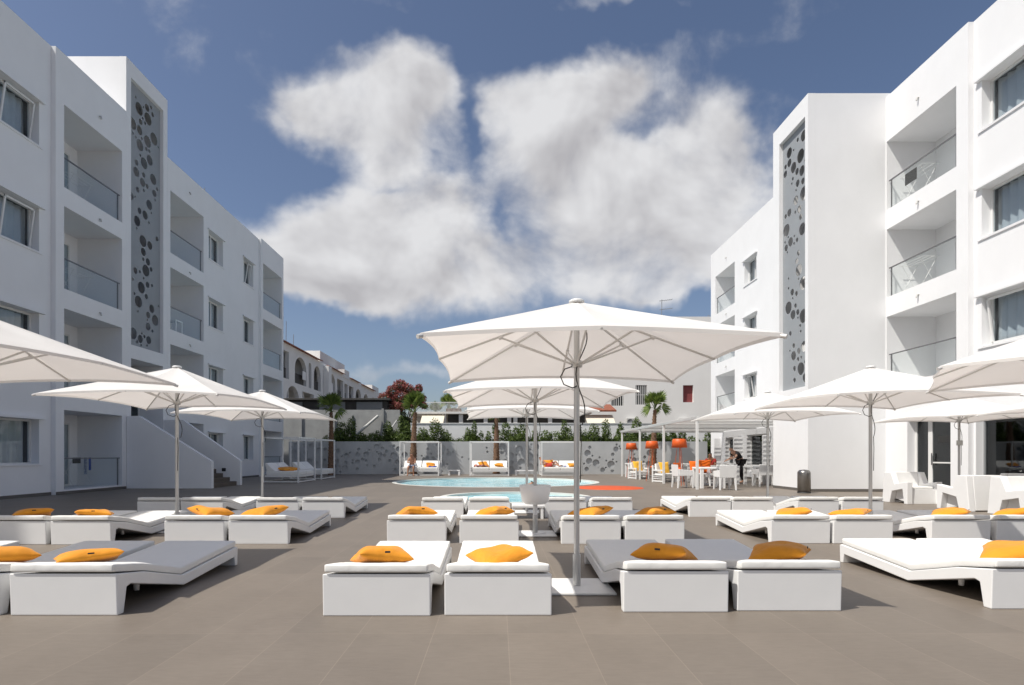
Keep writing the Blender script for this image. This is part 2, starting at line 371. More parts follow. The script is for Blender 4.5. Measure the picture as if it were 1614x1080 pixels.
# ------------------------------------------------------------------ ground, deck, pools
def structure(name, mb, m, **k):
    o = mb.build(name, m, **k); o['kind'] = 'structure'; o['label'] = name.replace('_', ' '); return o
POOL = (-.1, 25.5, 4.4); POOL2 = (.5, 16.3, 2.0)
g = MB(); g.quad((-600, -600, -.6), (600, -600, -.6), (600, 900, -.6), (-600, 900, -.6)); structure('ground', g, 'ground')
vs, fs = curve_plate([(-13.6, -14), (13.4, -14), (13.4, 37), (-13.6, 37)],
                     [[(c[0] + c[2] * math.cos(2 * math.pi * i / 72), c[1] + c[2] * math.sin(2 * math.pi * i / 72)) for i in range(72)] for c in (POOL, POOL2)], .59)
d = MB(); d.add([(x, y, z - .295) for x, y, z in vs], fs); structure('pool_deck', d, 'deck')
for nm, (cx, cy, r) in (('pool', POOL), ('small_pool', POOL2)):
    b = MB(); b.lathe([(r, -.05), (r, -.55), (0, -.55)], 72, (cx, cy)); structure(nm + '_basin', b, 'basin')
    b = MB(); b.disc(r - .004, -.06, 72, (cx, cy)); structure(nm + '_water', b, 'water')
    b = MB(); b.lathe([(r - .02, -.10), (r - .02, .012), (r + .16, .012), (r + .16, -.02)], 72, (cx, cy), smooth=False); structure(nm + '_rim', b, 'rim')
b = MB(); b.lathe([(0, .02), (1.22, .02), (1.25, .0)], 64, (4.0, 20.7)); b.build('round_mat', 'mat_o')
tag(bpy.data.objects['round_mat'], 'flat round orange disc lying on the deck right of the pool', 'mat')

# ------------------------------------------------------------------ hotel wings
def facade_f(Xf, s):        # depth coordinate w behind the facade plane
    return lambda u, v, w: (Xf + s * w, u, v)
def boxd(mb, Xf, s, d0, d1, y0, y1, z0, z1): return mb.box(Xf + s * d0, Xf + s * d1, y0, y1, z0, z1)
def shell(mb, Xf, s, d0, d1, y0, y1, z0, z1):
    # room seen through an opening: floor, ceiling, two sides, back
    a, b_ = Xf + s * d0, Xf + s * d1
    mb.quad((a, y0, z0), (b_, y0, z0), (b_, y1, z0), (a, y1, z0)); mb.quad((a, y0, z1), (b_, y0, z1), (b_, y1, z1), (a, y1, z1))
    mb.quad((a, y0, z0), (b_, y0, z0), (b_, y0, z1), (a, y0, z1)); mb.quad((a, y1, z0), (b_, y1, z0), (b_, y1, z1), (a, y1, z1))
    mb.quad((b_, y0, z0), (b_, y1, z0), (b_, y1, z1), (b_, y0, z1)); return mb
def ring(mb, Xf, s, d0, d1, y0, y1, z0, z1, t):
    boxd(mb, Xf, s, d0, d1, y0, y1, z0, z0 + t); boxd(mb, Xf, s, d0, d1, y0, y1, z1 - t, z1)
    boxd(mb, Xf, s, d0, d1, y0, y0 + t, z0 + t, z1 - t); boxd(mb, Xf, s, d0, d1, y1 - t, y1, z0 + t, z1 - t)
def curtain_mesh(Xf, s, d, y0, y1, z0, z1, ph):
    mb = MB(); n = max(10, int((y1 - y0) / .045)); vs = []
    for i in range(n + 1):
        y = y0 + (y1 - y0) * i / n; w = d + .035 * math.sin(i * 1.15 + ph) + .015 * math.sin(i * .37 + 2 * ph)
        vs += [(Xf + s * w, y, z0), (Xf + s * (w + .01 * math.sin(i)), y, z1)]
    mb.add(vs, [(2 * i, 2 * i + 2, 2 * i + 3, 2 * i + 1) for i in range(n)], True); return mb

def window(root, Xf, s, y0, y1, z0, z1, depth=.27, tilt=False, frac=1.0, cur=(0, 1), off=None):
    f = MB(); ring(f, Xf, s, depth - .04, depth + .03, y0 + .001, y1 - .001, z0 + .001, z1 - .001, .06)
    ym = (y0 + y1) / 2
    if y1 - y0 > 1.0: boxd(f, Xf, s, depth - .03, depth + .02, ym - .04, ym + .04, z0 + .06, z1 - .06)
    w = f.build('window', 'frame', root, off, bevel=.004)
    p = MB(); boxd(p, Xf, s, depth - .008, depth, y0 + .05, y1 - .05, z0 + .05, z1 - .05); p.build('pane', 'glass', w)
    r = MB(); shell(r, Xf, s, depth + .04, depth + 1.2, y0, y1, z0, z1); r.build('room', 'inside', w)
    cm = curtain_mesh(Xf, s, depth + .16, y0 + (y1 - y0) * cur[0], y0 + (y1 - y0) * cur[1], z0 + .02, z1 - .02, random.random() * 6); cm.build('curtain', 'curtain', w, smooth=True)
    sl = MB(); boxd(sl, Xf, s, -.035, depth - .045, y0 + .002, y1 - .002, z0 - .001, z0 + .025); boxd(sl, Xf, s, -.035, -.002, y0 - .1, y1 + .1, z0 - .035, z0 - .002); sl.build('sill', 'wall', w, bevel=.004)
    ln = MB(); boxd(ln, Xf, s, -.10, -.002, y0 - .12, y1 + .14, z1 + .002, z1 + .07); ln.build('lintel', 'wall', w, bevel=.004)
    if tilt:   # bottom-hung sash tipped into the room
        t = MB(); ya, yb = ym + .06, y1 - .07; h = z1 - z0 - .16
        for (a, b_, c, d_) in ((ya, yb, 0, .05), (ya, yb, h - .05, h), (ya, ya + .05, 0, h), (yb - .05, yb, 0, h)):
            k = .16 / h
            x0, x1 = Xf + s * (depth - .05 - .0 - c * k * 0), 0
            t.add([(Xf + s * (depth - .06 - zz * k + dd), yy, z0 + .08 + zz) for dd in (0, .035) for yy, zz in ((a, c), (b_, c), (b_, d_), (a, d_))],
                  [(0, 1, 2, 3), (7, 6, 5, 4), (0, 1, 5, 4), (1, 2, 6, 5), (2, 3, 7, 6), (3, 0, 4, 7)])
        t.build('sash', 'frame', w)
    return w

def balcony(root, Xf, s, y0, y1, z0, z1, depth=1.57, glass=True, door=None, thick=.25):
    r = MB(); shell(r, Xf, s, thick - .001, depth, y0, y1, z0, z1); bal = r.build('balcony', 'wall', root, recalc=False)
    if door:
        a, b_ = door; h = min(z1 - .25, z0 + 2.15)
        f = MB(); ring(f, Xf, s, depth - .06, depth - .004, a, b_, z0 + .002, h, .06); boxd(f, Xf, s, depth - .05, depth - .01, (a + b_) / 2 - .04, (a + b_) / 2 + .04, z0 + .06, h - .06); f.build('door', 'frame', bal, bevel=.004)
        c = curtain_mesh(Xf, s, depth - .018, a + .07, b_ - .07, z0 + .07, h - .07, 1.0)
        c.v = [(Xf + s * (depth - .02 + .3 * ((x - Xf) * s - depth + .018) * .2), y, z) for x, y, z in c.v]; c.build('curtain', 'curtain', bal, smooth=True)
        p = MB(); boxd(p, Xf, s, depth - .038, depth - .032, a + .05, b_ - .05, z0 + .05, h - .05); p.build('door_pane', 'glass', bal)
    if glass:
        p = MB(); boxd(p, Xf, s, .08, .092, y0 + .05, y1 - .06, z0 + .04, z0 + .93); p.build('glass_balustrade', 'bglass', bal)
        h = MB(); boxd(h, Xf, s, .066, .106, y0 + .003, y1 - .02, z0 + .93, z0 + .965)
        for yy in (y0 + .08, y1 - .13): boxd(h, Xf, s, .07, .10, yy, yy + .03, z0 + .0, z0 + .93)
        h.build('handrail', 'handrail', bal, bevel=.004)
    return bal

def section(root, Xf, s, y0, y1, z1, holes, thick=.25, dep=10, end0=False, end1=False, name='facade_wall'):
    m = MB(); grid_plate(m, y0, y1, (0, z1), holes, facade_f(Xf, s), 0, thick); o = m.build(name, 'wall', root, recalc=False)
    b_ = MB(); boxd(b_, Xf, s, 1.9, dep, y0 + .003, y1 - .003, 0, z1 - .45)
    boxd(b_, Xf, s, thick + .003, 1.9, y0 + .003, y1 - .003, z1 - .6, z1 - .45)
    b_.build('roof_block', 'wall', root)
    e = MB()
    if end0: boxd(e, Xf, s, thick + .002, dep, y0 + .002, y0 + .2, 0, z1 - .003)
    if end1: boxd(e, Xf, s, thick + .002, dep, y1 - .2, y1 - .002, 0, z1 - .003)
    if end0 or end1: e.build('end_wall', 'wall', root)
    sk = MB(); holes0 = sorted([h for h in holes if h[2] < .1]); a = y0 + .003
    for h in holes0 + [(y1 - .003, y1, 0, 0)]:
        if h[0] > a + .02: boxd(sk, Xf, s, -.012, -.002, a, h[0], .001, .09)
        a = h[1]
    sk.build('skirting', 'skirt', root)
    return o

def perf_panel(root, Xf, s, y0, y1, z0, z1, depth, seed, n):
    cs = rand_circles(y0, y1, z0, z1, n, .045, .23, seed)
    vs, fs = curve_plate([(y0, z0), (y1, z0), (y1, z1), (y0, z1)], cs, .02, n=32)
    m = MB(); m.add([(Xf + s * (depth + w), u, v) for u, v, w in vs], fs)
    return m.build('perforated_panel', 'panel', root, recalc=False)

LV = [.14, 3.17, 6.26, 9.35]; TOPS = [2.57, 5.66, 8.77, 11.86]; SILL = [.92, 4.0, 7.07, 10.15]
# left wing -------------------------------------------------------
LW = thing('hotel_wing', 'white shaded four storey hotel wing left of the deck with grey perforated tower', 'hotel wing', (0, 0, 0))
Xa, Xb, Xd = -13.34, -13.2, -13.06
hA = [(14.3, 16.6, z, z + 1.3) for z in SILL] + [(9.6, 11.9, z, z + 1.3) for z in SILL]
section(LW, Xa, -1, 4, 17.037, 13.4, hA, end0=True)
for k, (a, b_, c, d_) in enumerate(hA): window(LW, Xa, -1, a, b_, c, d_, tilt=(k in (2, 3)), cur=(0, 1) if k % 2 else (.15, 1))
BAL_B = [(17.37, 20.05, LV[i], TOPS[i]) for i in range(4)]
section(LW, Xb, -1, 17.04, 20.267, 13.4, BAL_B)
for q in BAL_B: balcony(LW, Xb, -1, *q, door=(17.6, 19.62))
# tower
tw = MB(); grid_plate(tw, 20.27, 22.8, (0, 15.35), [(20.54, 22.52, 5.17, 14.78), (20.54, 22.5, 1.62, 4.68)], facade_f(Xb, -1), 0, .25)
tw.build('tower_front', 'wall', LW, recalc=False)
tb = MB(); boxd(tb, Xb, -1, .252, 4.5, 20.272, 20.42, 0, 15.347); boxd(tb, Xb, -1, .252, 4.5, 22.65, 22.797, 0, 15.347)
boxd(tb, Xb, -1, 4.3, 4.5, 20.42, 22.65, 0, 15.3); boxd(tb, Xb, -1, .252, 4.3, 20.42, 22.65, 15.1, 15.3); tb.build('tower_body', 'wall', LW)
sh = MB(); shell(sh, Xb, -1, .249, 1.0, 20.45, 22.6, 5.0, 14.9); sh.build('stairwell', 'wall', LW, recalc=False)
sh = MB(); shell(sh, Xb, -1, .249, 2.2, 20.54, 22.5, 1.62, 4.68); en = sh.build('entrance', 'wall', LW, recalc=False)
f = MB()
for a, b_ in ((20.56, 21.05), (21.07, 22.45)): ring(f, Xb, -1, .9, .96, a, b_, 1.63, 3.9, .06)
boxd(f, Xb, -1, .88, .98, 20.55, 22.49, 3.91, 4.05); f.build('entrance_frame', 'frame', en)
p = MB(); boxd(p, Xb, -1, .925, .935, 20.56, 22.45, 1.65, 3.9); p.build('entrance_glass', 'dglass', en)
perf_panel(LW, Xb, -1, 20.54 + .001, 22.52 - .001, 5.171, 14.779, .14, 5, 78)
hC = [(23.0, 25.6, LV[i], TOPS[i]) for i in range(4)]; wC = [(26.05, 27.4, z, z + 1.3) for z in SILL]; wC2 = [(29.6, 30.8, z, z + 1.3) for z in SILL]
section(LW, Xb, -1, 22.803, 31.497, 13.1, hC + wC + wC2)
for q in hC: balcony(LW, Xb, -1, *q, door=(23.2, 24.9))
for k, q in enumerate(wC): window(LW, Xb, -1, *q)
for k, q in enumerate(wC2): window(LW, Xb, -1, *q, tilt=(k == 3), cur=(.3, 1))
hD = [(31.75, 34.5, LV[i], TOPS[i]) for i in range(4)]
section(LW, Xd, -1, 31.5, 34.75, 13.15, hD, end1=True)
for q in hD: balcony(LW, Xd, -1, *q, door=(32, 33.8))
sp = MB()
for (xx, yy) in ((Xb, 18.9), (Xb, 24.4)):
    for z in (12.4, 8.95 + .05, 5.9): sp.tube([(xx + .002, yy, z), (xx + .05, yy, z), (xx + .07, yy, z - .09)], .025, 6)
sp.build('wall_spotlights', 'grey', LW)
# exterior stair of the left wing
ST = thing('entrance_stair', 'white walled outdoor stair with brown steps rising to the left tower', 'staircase', (-12, 21.5, 0)); so = (-12, 21.5, 0)
for y0, y1, xs in ((20.28, 20.45, -12.75), (22.55, 22.72, -12.45)):
    w = MB(); w.prism([(-13.19, 0), (-10.18, 0), (-10.18, .97), (xs, 2.58), (-13.19, 2.58)], y0, y1, 'y'); w.build('side_wall', 'wall', ST, so, bevel=.01)
st = MB(); n = 10
for i in range(n):
    x1 = -10.32 - i * .27; st.box(-13.19, x1, 20.452, 22.548, i * .16 + .001, (i + 1) * .16)
st.build('steps', 'step', ST, so)
lt = MB(); lt.box(-10.9, -10.75, 22.53, 22.549, .55, .68); lt.build('step_light', 'black', ST, so)

# right wing ------------------------------------------------------
RW = thing('hotel_wing', 'sunlit white hotel wing right of the deck with narrow perforated stair tower', 'hotel wing', (0, 0, 0))
Xr, Xn, Xt = 12.6, 12.74, 10.07
wN = [(12.2, 15.04, z, z + 1.33) for z in (4.03, 6.88, 9.73)] + [(7.5, 10.5, z, z + 1.33) for z in (4.03, 6.88, 9.73)]
bigw = (10.6, 15.22, .12, 2.42)
section(RW, Xn, 1, 3, 15.297, 12.8, wN + [bigw], end0=True)
for k, q in enumerate(wN): window(RW, Xn, 1, *q, tilt=(k == 0), cur=(.0, 1.0))
f = MB(); ring(f, Xn, 1, .2, .27, *bigw, .05); boxd(f, Xn, 1, .2, .26, 12.9, 12.96, .17, 2.37); bw = f.build('shop_window', 'frame_g', RW)
p = MB(); boxd(p, Xn, 1, .23, .238, bigw[0] + .05, bigw[1] - .05, .17, 2.37); p.build('pane', 'dglass', bw)
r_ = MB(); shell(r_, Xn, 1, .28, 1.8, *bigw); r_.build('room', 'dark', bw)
hB = [(15.7, 18.52, 3.5, 5.67), (15.7, 18.52, 6.3, 8.5), (15.7, 18.52, 9.13, 11.35)]
dr = (15.9, 17.58, .05, 2.3)
section(RW, Xr, 1, 15.3, 18.62, 12.8, hB + [dr])
for q in hB: balcony(RW, Xr, 1, *q, depth=1.6, door=(15.9, 17.1))
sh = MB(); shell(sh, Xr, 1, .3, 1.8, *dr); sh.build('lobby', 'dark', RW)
f = MB(); ring(f, Xr, 1, .24, .3, dr[0] + .001, 16.98, .052, 2.29, .09); ring(f, Xr, 1, .24, .3, 16.98, dr[1] - .001, .052, 2.29, .07); boxd(f, Xr, 1, .25, .29, 15.99, 16.89, .95, .99); dd = f.build('glass_door', 'frame', RW, bevel=.004)
p = MB(); boxd(p, Xr, 1, .265, .275, 16, 17.5, .1, 2.2); p.build('pane', 'dglass', dd)
p = MB(); p.tube([(Xr + .2, 16.86, .9), (Xr + .2, 16.86, 1.25)], .015, 6); p.build('door_handle', 'handrail', dd)
p = MB(); boxd(p, Xr, 1, .232, .239, 16.15, 16.65, 1.55, 1.75); p.build('door_notice', 'black', dd)
# tower
tw = MB(); grid_plate(tw, 18.55, 20.9, (0, 12.95), [(18.73, 20.45, 3.45, 12.3)], facade_f(Xt, 1), 0, .25); tw.build('tower_front', 'wall', RW, recalc=False)
tb = MB(); boxd(tb, Xt, 1, .252, 5, 18.552, 18.7, 0, 12.947); boxd(tb, Xt, 1, .252, 5, 20.75, 20.897, 0, 12.947); boxd(tb, Xt, 1, .252, 5, 18.7, 20.75, 12.6, 12.8); tb.build('tower_body', 'wall', RW)
sh = MB(); shell(sh, Xt, 1, .249, .95, 18.71, 20.6, 3.3, 12.4); sh.build('stairwell', 'wall', RW, recalc=False)
perf_panel(RW, Xt, 1, 18.731, 20.449, 3.451, 12.299, .14, 11, 72)
sk = MB(); sk.box(Xt - .012, Xt - .002, 18.545, 20.9, .001, .09); sk.box(Xt - .012, Xr, 18.537, 18.547, .001, .09); sk.build('skirting', 'skirt', RW)
wR = [(y, y + 1.35, z, z + 1.25) for y in (27.85, 24.2) for z in (4.0, 6.92, 9.8)]
lowd = (29.55, 31.65, .04, 2.15); loww = (26.75, 28.9, .35, 2.2)
section(RW, Xr, 1, 20.9, 29.797 + 4.0, 13.0, wR + [(30.4, 33.1, 3.6, 5.75), (30.4, 33.1, 6.45, 8.65), (30.4, 33.1, 9.3, 11.5), lowd, loww], end1=True)
for k, q in enumerate(wR): window(RW, Xr, 1, *q, tilt=(k == 0), cur=(.2, 1))
for q in ((30.4, 33.1, 3.6, 5.75), (30.4, 33.1, 6.45, 8.65), (30.4, 33.1, 9.3, 11.5)): balcony(RW, Xr, 1, *q, door=(30.6, 32.0))
f = MB(); ring(f, Xr, 1, .2, .27, *loww, .06); lw = f.build('restaurant_window', 'frame', RW); p = MB(); boxd(p, Xr, 1, .23, .24, 26.8, 28.85, .4, 2.15); p.build('pane', 'dglass', lw)
r_ = MB(); shell(r_, Xr, 1, .28, 1.8, *loww); r_.build('room', 'dark', lw)
f = MB(); ring(f, Xr, 1, .2, .27, 29.551, 30.58, .041, 2.149, .1); ring(f, Xr, 1, .2, .27, 30.6, 31.649, .041, 2.149, .1); ld = f.build('restaurant_door', 'frame', RW); p = MB(); boxd(p, Xr, 1, .23, .24, 29.6, 31.6, .1, 2.1); p.build('pane', 'dglass', ld)
r_ = MB(); shell(r_, Xr, 1, .28, 1.8, *lowd); r_.build('room', 'dark', ld)
fin = MB()
for yy, pr in ((32.3, .36), (29.42, .44), (26.4, .34)): fin.box(Xr - pr, Xr - .001, yy, yy + .12, .003, 2.12)
fin.build('wall_fins', 'wall', RW)
sp = MB()
for yy, zs in ((17.1, (11.9, 8.8, 6.0)), (31.5, (12.1, 9.0, 6.1))):
    for z in zs: sp.tube([(Xr - .002, yy, z), (Xr - .05, yy, z), (Xr - .07, yy, z - .09)], .025, 6)
sp.build('wall_spotlights', 'grey', RW)

# ------------------------------------------------------------------ perforated garden wall
GW = thing('garden_wall', 'long grey wall with round bubble holes closing the far end of the deck', 'wall', (0, 35.2, 0))
back = MB(); back.box(-12.9, 12.9, .062, .25, 0, 1.97); back.build('backing_wall', 'pwall', GW)
x = -12.9; k = 0
plain = {(4, ), }
while x < 12.9:
    x1 = min(x + 2.58, 12.9); k += 1
    if k in (7, 10): cs = []
    elif k == 5: cs = [c for c in rand_circles(x, x1, 0.3, 1.95, 9, .06, .2, 40 + k)]
    else: cs = rand_circles(x, x1, .05, 1.97, 22, .055, .24, 40 + k)
    if k == 10: cs = rand_circles(x, x + 1.0, .1, 1.2, 4, .06, .15, 3)
    vs, fs = curve_plate([(x + .006, 0.003), (x1 - .006, .003), (x1 - .006, 2.02), (x + .006, 2.02)], cs, .05, n=30)
    m = MB(); m.add([(u, w, v) for u, v, w in vs], fs); m.build('wall_panel', 'pwall', GW, recalc=False)
    x = x1
cp = MB()
for i in range(1, 10): cp.box(-12.9 + 2.58 * i - .012, -12.9 + 2.58 * i + .012, -.034, -.026, .0, 2.0)
cp.build('joint_strips', 'grey', GW)
# ------------------------------------------------------------------ sun loungers
LPROF = [(0, .315), (.35, .262), (.9, .118), (1.6, .172), (1.96, .200), (1.985, .19), (1.975, 0), (1.925, 0), (1.905, .098), (.92, .024), (.17, .205), (.12, .19), (.085, 0), (0.012, 0)]
def make_lounger():
    t = thing('sun_lounger', '', 'sun lounger')
    fr = MB(); fr.prism(LPROF, -.4, .4, 'x'); fr.build('frame', 'plastic', t, bevel=.008)
    top = [(-.014, .327), (.35, .266), (.9, .122), (1.6, .176), (1.97, .204)]
    th = .072
    # mattress as a swept grid so that the quilted top can sag a little
    mb = MB(); nx = 12; S = []
    for i in range(len(top) - 1):
        for k in range(6): q = k / 6; S.append((top[i][0] + (top[i + 1][0] - top[i][0]) * q, top[i][1] + (top[i + 1][1] - top[i][1]) * q))
    S.append(top[-1]); rd = random.Random(3); vt = []; vb = []
    for i, (s_, z_) in enumerate(S):
        for j in range(nx + 1):
            u = -.383 + .766 * j / nx
            ed = min(1, min(i, len(S) - 1 - i) / 1.2) * min(1, min(j, nx - j) / 1.0)
            vt.append((u + rd.uniform(-.002, .002), s_, z_ + th - .010 * (1 - ed) + rd.uniform(-.0015, .0015)))
            vb.append((u, s_, z_ + .003))
    n1 = nx + 1; m1 = len(S); fs = []
    for i in range(m1 - 1):
        for j in range(nx):
            a = i * n1 + j; fs.append((a, a + 1, a + n1 + 1, a + n1)); a += m1 * n1; fs.append((a, a + n1, a + n1 + 1, a + 1))
    o_ = m1 * n1
    for i in range(m1 - 1):
        for j in (0, nx):
            a = i * n1 + j; fs.append((a, a + n1, a + n1 + o_, a + o_))
    for j in range(nx):
        for i in (0, m1 - 1):
            a = i * n1 + j; fs.append((a, a + 1, a + 1 + o_, a + o_))
    mb.add(vt + vb, fs); mt = mb.build('mattress', 'mattress', t, bevel=.012, smooth=True)
    mt.modifiers['bevel'].angle_limit = R(40)
    for zz in ():
        pp = MB(); L1 = [(-.394, s_, z_ + zz) for s_, z_ in S]; L2 = [(.394, s_, z_ + zz) for s_, z_ in S][::-1]
        pp.tube(L1 + L2 + [L1[0]], .0042, 5); pp.build('piping', 'mattress', mt)
    
    for sx in (-1, 1): ft = MB(); ft.lathe([(.0, .07), (.02, .07), (.024, .15), (.0, .16)], 12, (sx * .22, .52)); ft.build('foot', 'plastic', t)
    return t
def ltop(s_):   # mattress top height along the lounger
    T = [(-.014, .327), (.35, .266), (.9, .122), (1.97, .204)]
    for (a, b_), (c, d_) in zip(T, T[1:]):
        if a <= s_ <= c: return b_ + (d_ - b_) * (s_ - a) / (c - a) + .072
    return .37

def make_pillow_mesh(seed, a=.24, h=.088):
    rd = random.Random(seed); n = 14; mb = MB(); V = {}; vs = []
    ph = [rd.uniform(0, 6.28) for _ in range(4)]; sag = (rd.uniform(-.3, .3), rd.uniform(-.3, .3))
    for side in (1, -1):
        for i in range(n + 1):
            for j in range(n + 1):
                u = -1 + 2 * i / n; v = -1 + 2 * j / n
                ed = abs(u) > .999 or abs(v) > .999
                if ed and side == -1: V[(side, i, j)] = V[(1, i, j)]; continue
                x = a * u * (1 - .10 * (1 - v * v) * abs(u)); y = a * v * (1 - .10 * (1 - u * u) * abs(v))
                t = ((1 - u ** 4) * (1 - v ** 4)) ** .55 * (1 - .18 * (u * u + v * v))
                wr = 1 + .07 * math.sin(5 * u + ph[0]) * math.cos(4 * v + ph[1]) + .06 * math.sin(9 * u * v + ph[2])
                z = h * t * wr
                if side == 1: z *= 1 - .22 * math.exp(-((u - sag[0]) ** 2 + (v - sag[1]) ** 2) / .12)
                if side == -1: z = -h * .62 * t
                if abs(u) > .85 or abs(v) > .85: z += .006 * math.sin(14 * (u + v) + ph[3])
                z += .028 * (u * v) * (1 if rd.random() < 2 else 0) * (1 if seed % 2 else -1)
                V[(side, i, j)] = len(vs); vs.append((x, y, z + h * .62))
    fs = []
    for side in (1, -1):
        for i in range(n):
            for j in range(n):
                q = [V[(side, i, j)], V[(side, i + 1, j)], V[(side, i + 1, j + 1)], V[(side, i, j + 1)]]
                fs.append(tuple(q if side == 1 else q[::-1]))
    mb.add(vs, fs, True); return mb
PIL = []
def pillow_thing(kind, m='pillow', a=.24, h=.088, cat='pillow', name='pillow'):
    t = thing(name, '', cat); o = make_pillow_mesh(kind, a, h).build('cover', m, t, smooth=True)
    sb = o.modifiers.new('sub', 'SUBSURF'); sb.levels = 1; sb.render_levels = 1
    g_ = MB(); g_.box(-.022, .022, -a * .93, -a * .905, h * .95, h * 1.12); g_.build('care_tag', 'tag', t, bevel=.002)
    return t
loun = make_lounger()
pil0 = [pillow_thing(k) for k in (1, 2, 3)]
used_p = [False] * 3; used_l = False
ORD = ['leftmost', 'second from the left', 'third from the left', 'fourth from the left', 'fifth from the left', 'sixth from the left', 'seventh from the left',
       'eighth from the left', 'ninth from the left', 'tenth from the left', 'eleventh from the left', 'rightmost']
def place_lounger(x0, y, label, grp):
    global used_l
    if not used_l:
        used_l = True; loun.location = (x0 + .4, y, 0); loun['label'] = label; loun['group'] = grp; return loun
    return dup(loun, (x0 + .4, y, 0), 0, label, grp)
pn = 0
def place_pillow(x, y, z, rz, label, grp, tilt=(0, 0), sc=1.0):
    global pn
    k = pn % 3; pn += 1
    if not used_p[k]: used_p[k] = True; o = pil0[k]; o['label'] = label; o['group'] = grp
    else: o = dup(pil0[k], (0, 0, 0), 0, label, grp)
    o.location = (x, y, z); o.rotation_euler = (tilt[0], tilt[1], rz); o.scale = (sc * random.uniform(.94, 1.06), sc * random.uniform(.92, 1.06), sc * random.uniform(.8, 1.12)); return o
# row, x of left edge, y of head end, pillow px centre (or None)
ROW1 = [(-5.99, 4.25, None), (-4.52, 4.25, -8), (-3.64, 4.25, 140), (-1.303, 4.235, 601), (-.40, 4.25, 788), (.954, 4.337, 1047), (1.836, 4.372, 1229), (3.833, 4.426, 1606), (4.66, 4.43, None)]
ROW2 = [(-6.84, 7.62, 52), (-5.96, 7.6, 149), (-4.48, 7.66, 331), (-3.62, 7.66, 419), (-1.5, 7.7, 656), (-.52, 7.7, 779), (.85, 7.66, 932), (1.71, 7.68, 1031), (3.69, 7.71, 1251), (4.53, 7.7, 1341), (5.85, 7.7, 1498), (6.73, 7.7, 1603)]
ROW3 = [(-6.86, 10.85, None), (-6.03, 10.85, None), (-4.59, 10.83, None), (-3.72, 10.83, None), (-1.457, 10.83, None), (-.57, 10.83, None), (.89, 10.9, None), (1.77, 10.9, None), (3.69, 11.0, None), (4.51, 11.0, None), (5.77, 11.0, None), (6.63, 11.0, None)]
rdp = random.Random(21)
for rn, rows in (('front', ROW1), ('second', ROW2), ('third', ROW3)):
    for i, (x0, y, pc) in enumerate(rows):
        o_ = ORD[i] if i < len(rows) - 1 else 'rightmost'
        w = 'white sun lounger under an orange pillow' if pc is not None else ('bare white sun lounger' if rn != 'third' else 'white padded sun lounger')
        place_lounger(x0, y, '%s, %s in the %s row' % (w, o_, rn), 'sun loungers in the %s row' % rn)
        if pc is not None:
            s_ = rdp.uniform(.30, .36); Y = y + s_
            x = (pc - 785) / 900 * Y; x = min(max(x, x0 + .2), x0 + .6)
            place_pillow(x, Y, ltop(s_) - .012, R(rdp.choice([30, 42, 50, 36, 58, -35, 120])) + rdp.uniform(-.1, .1), 'orange pillow on the lounger %s of the %s row' % (o_, rn), 'orange pillows on the loungers', (R(-9), R(rdp.uniform(-3, 3))), rdp.uniform(.94, 1.06))

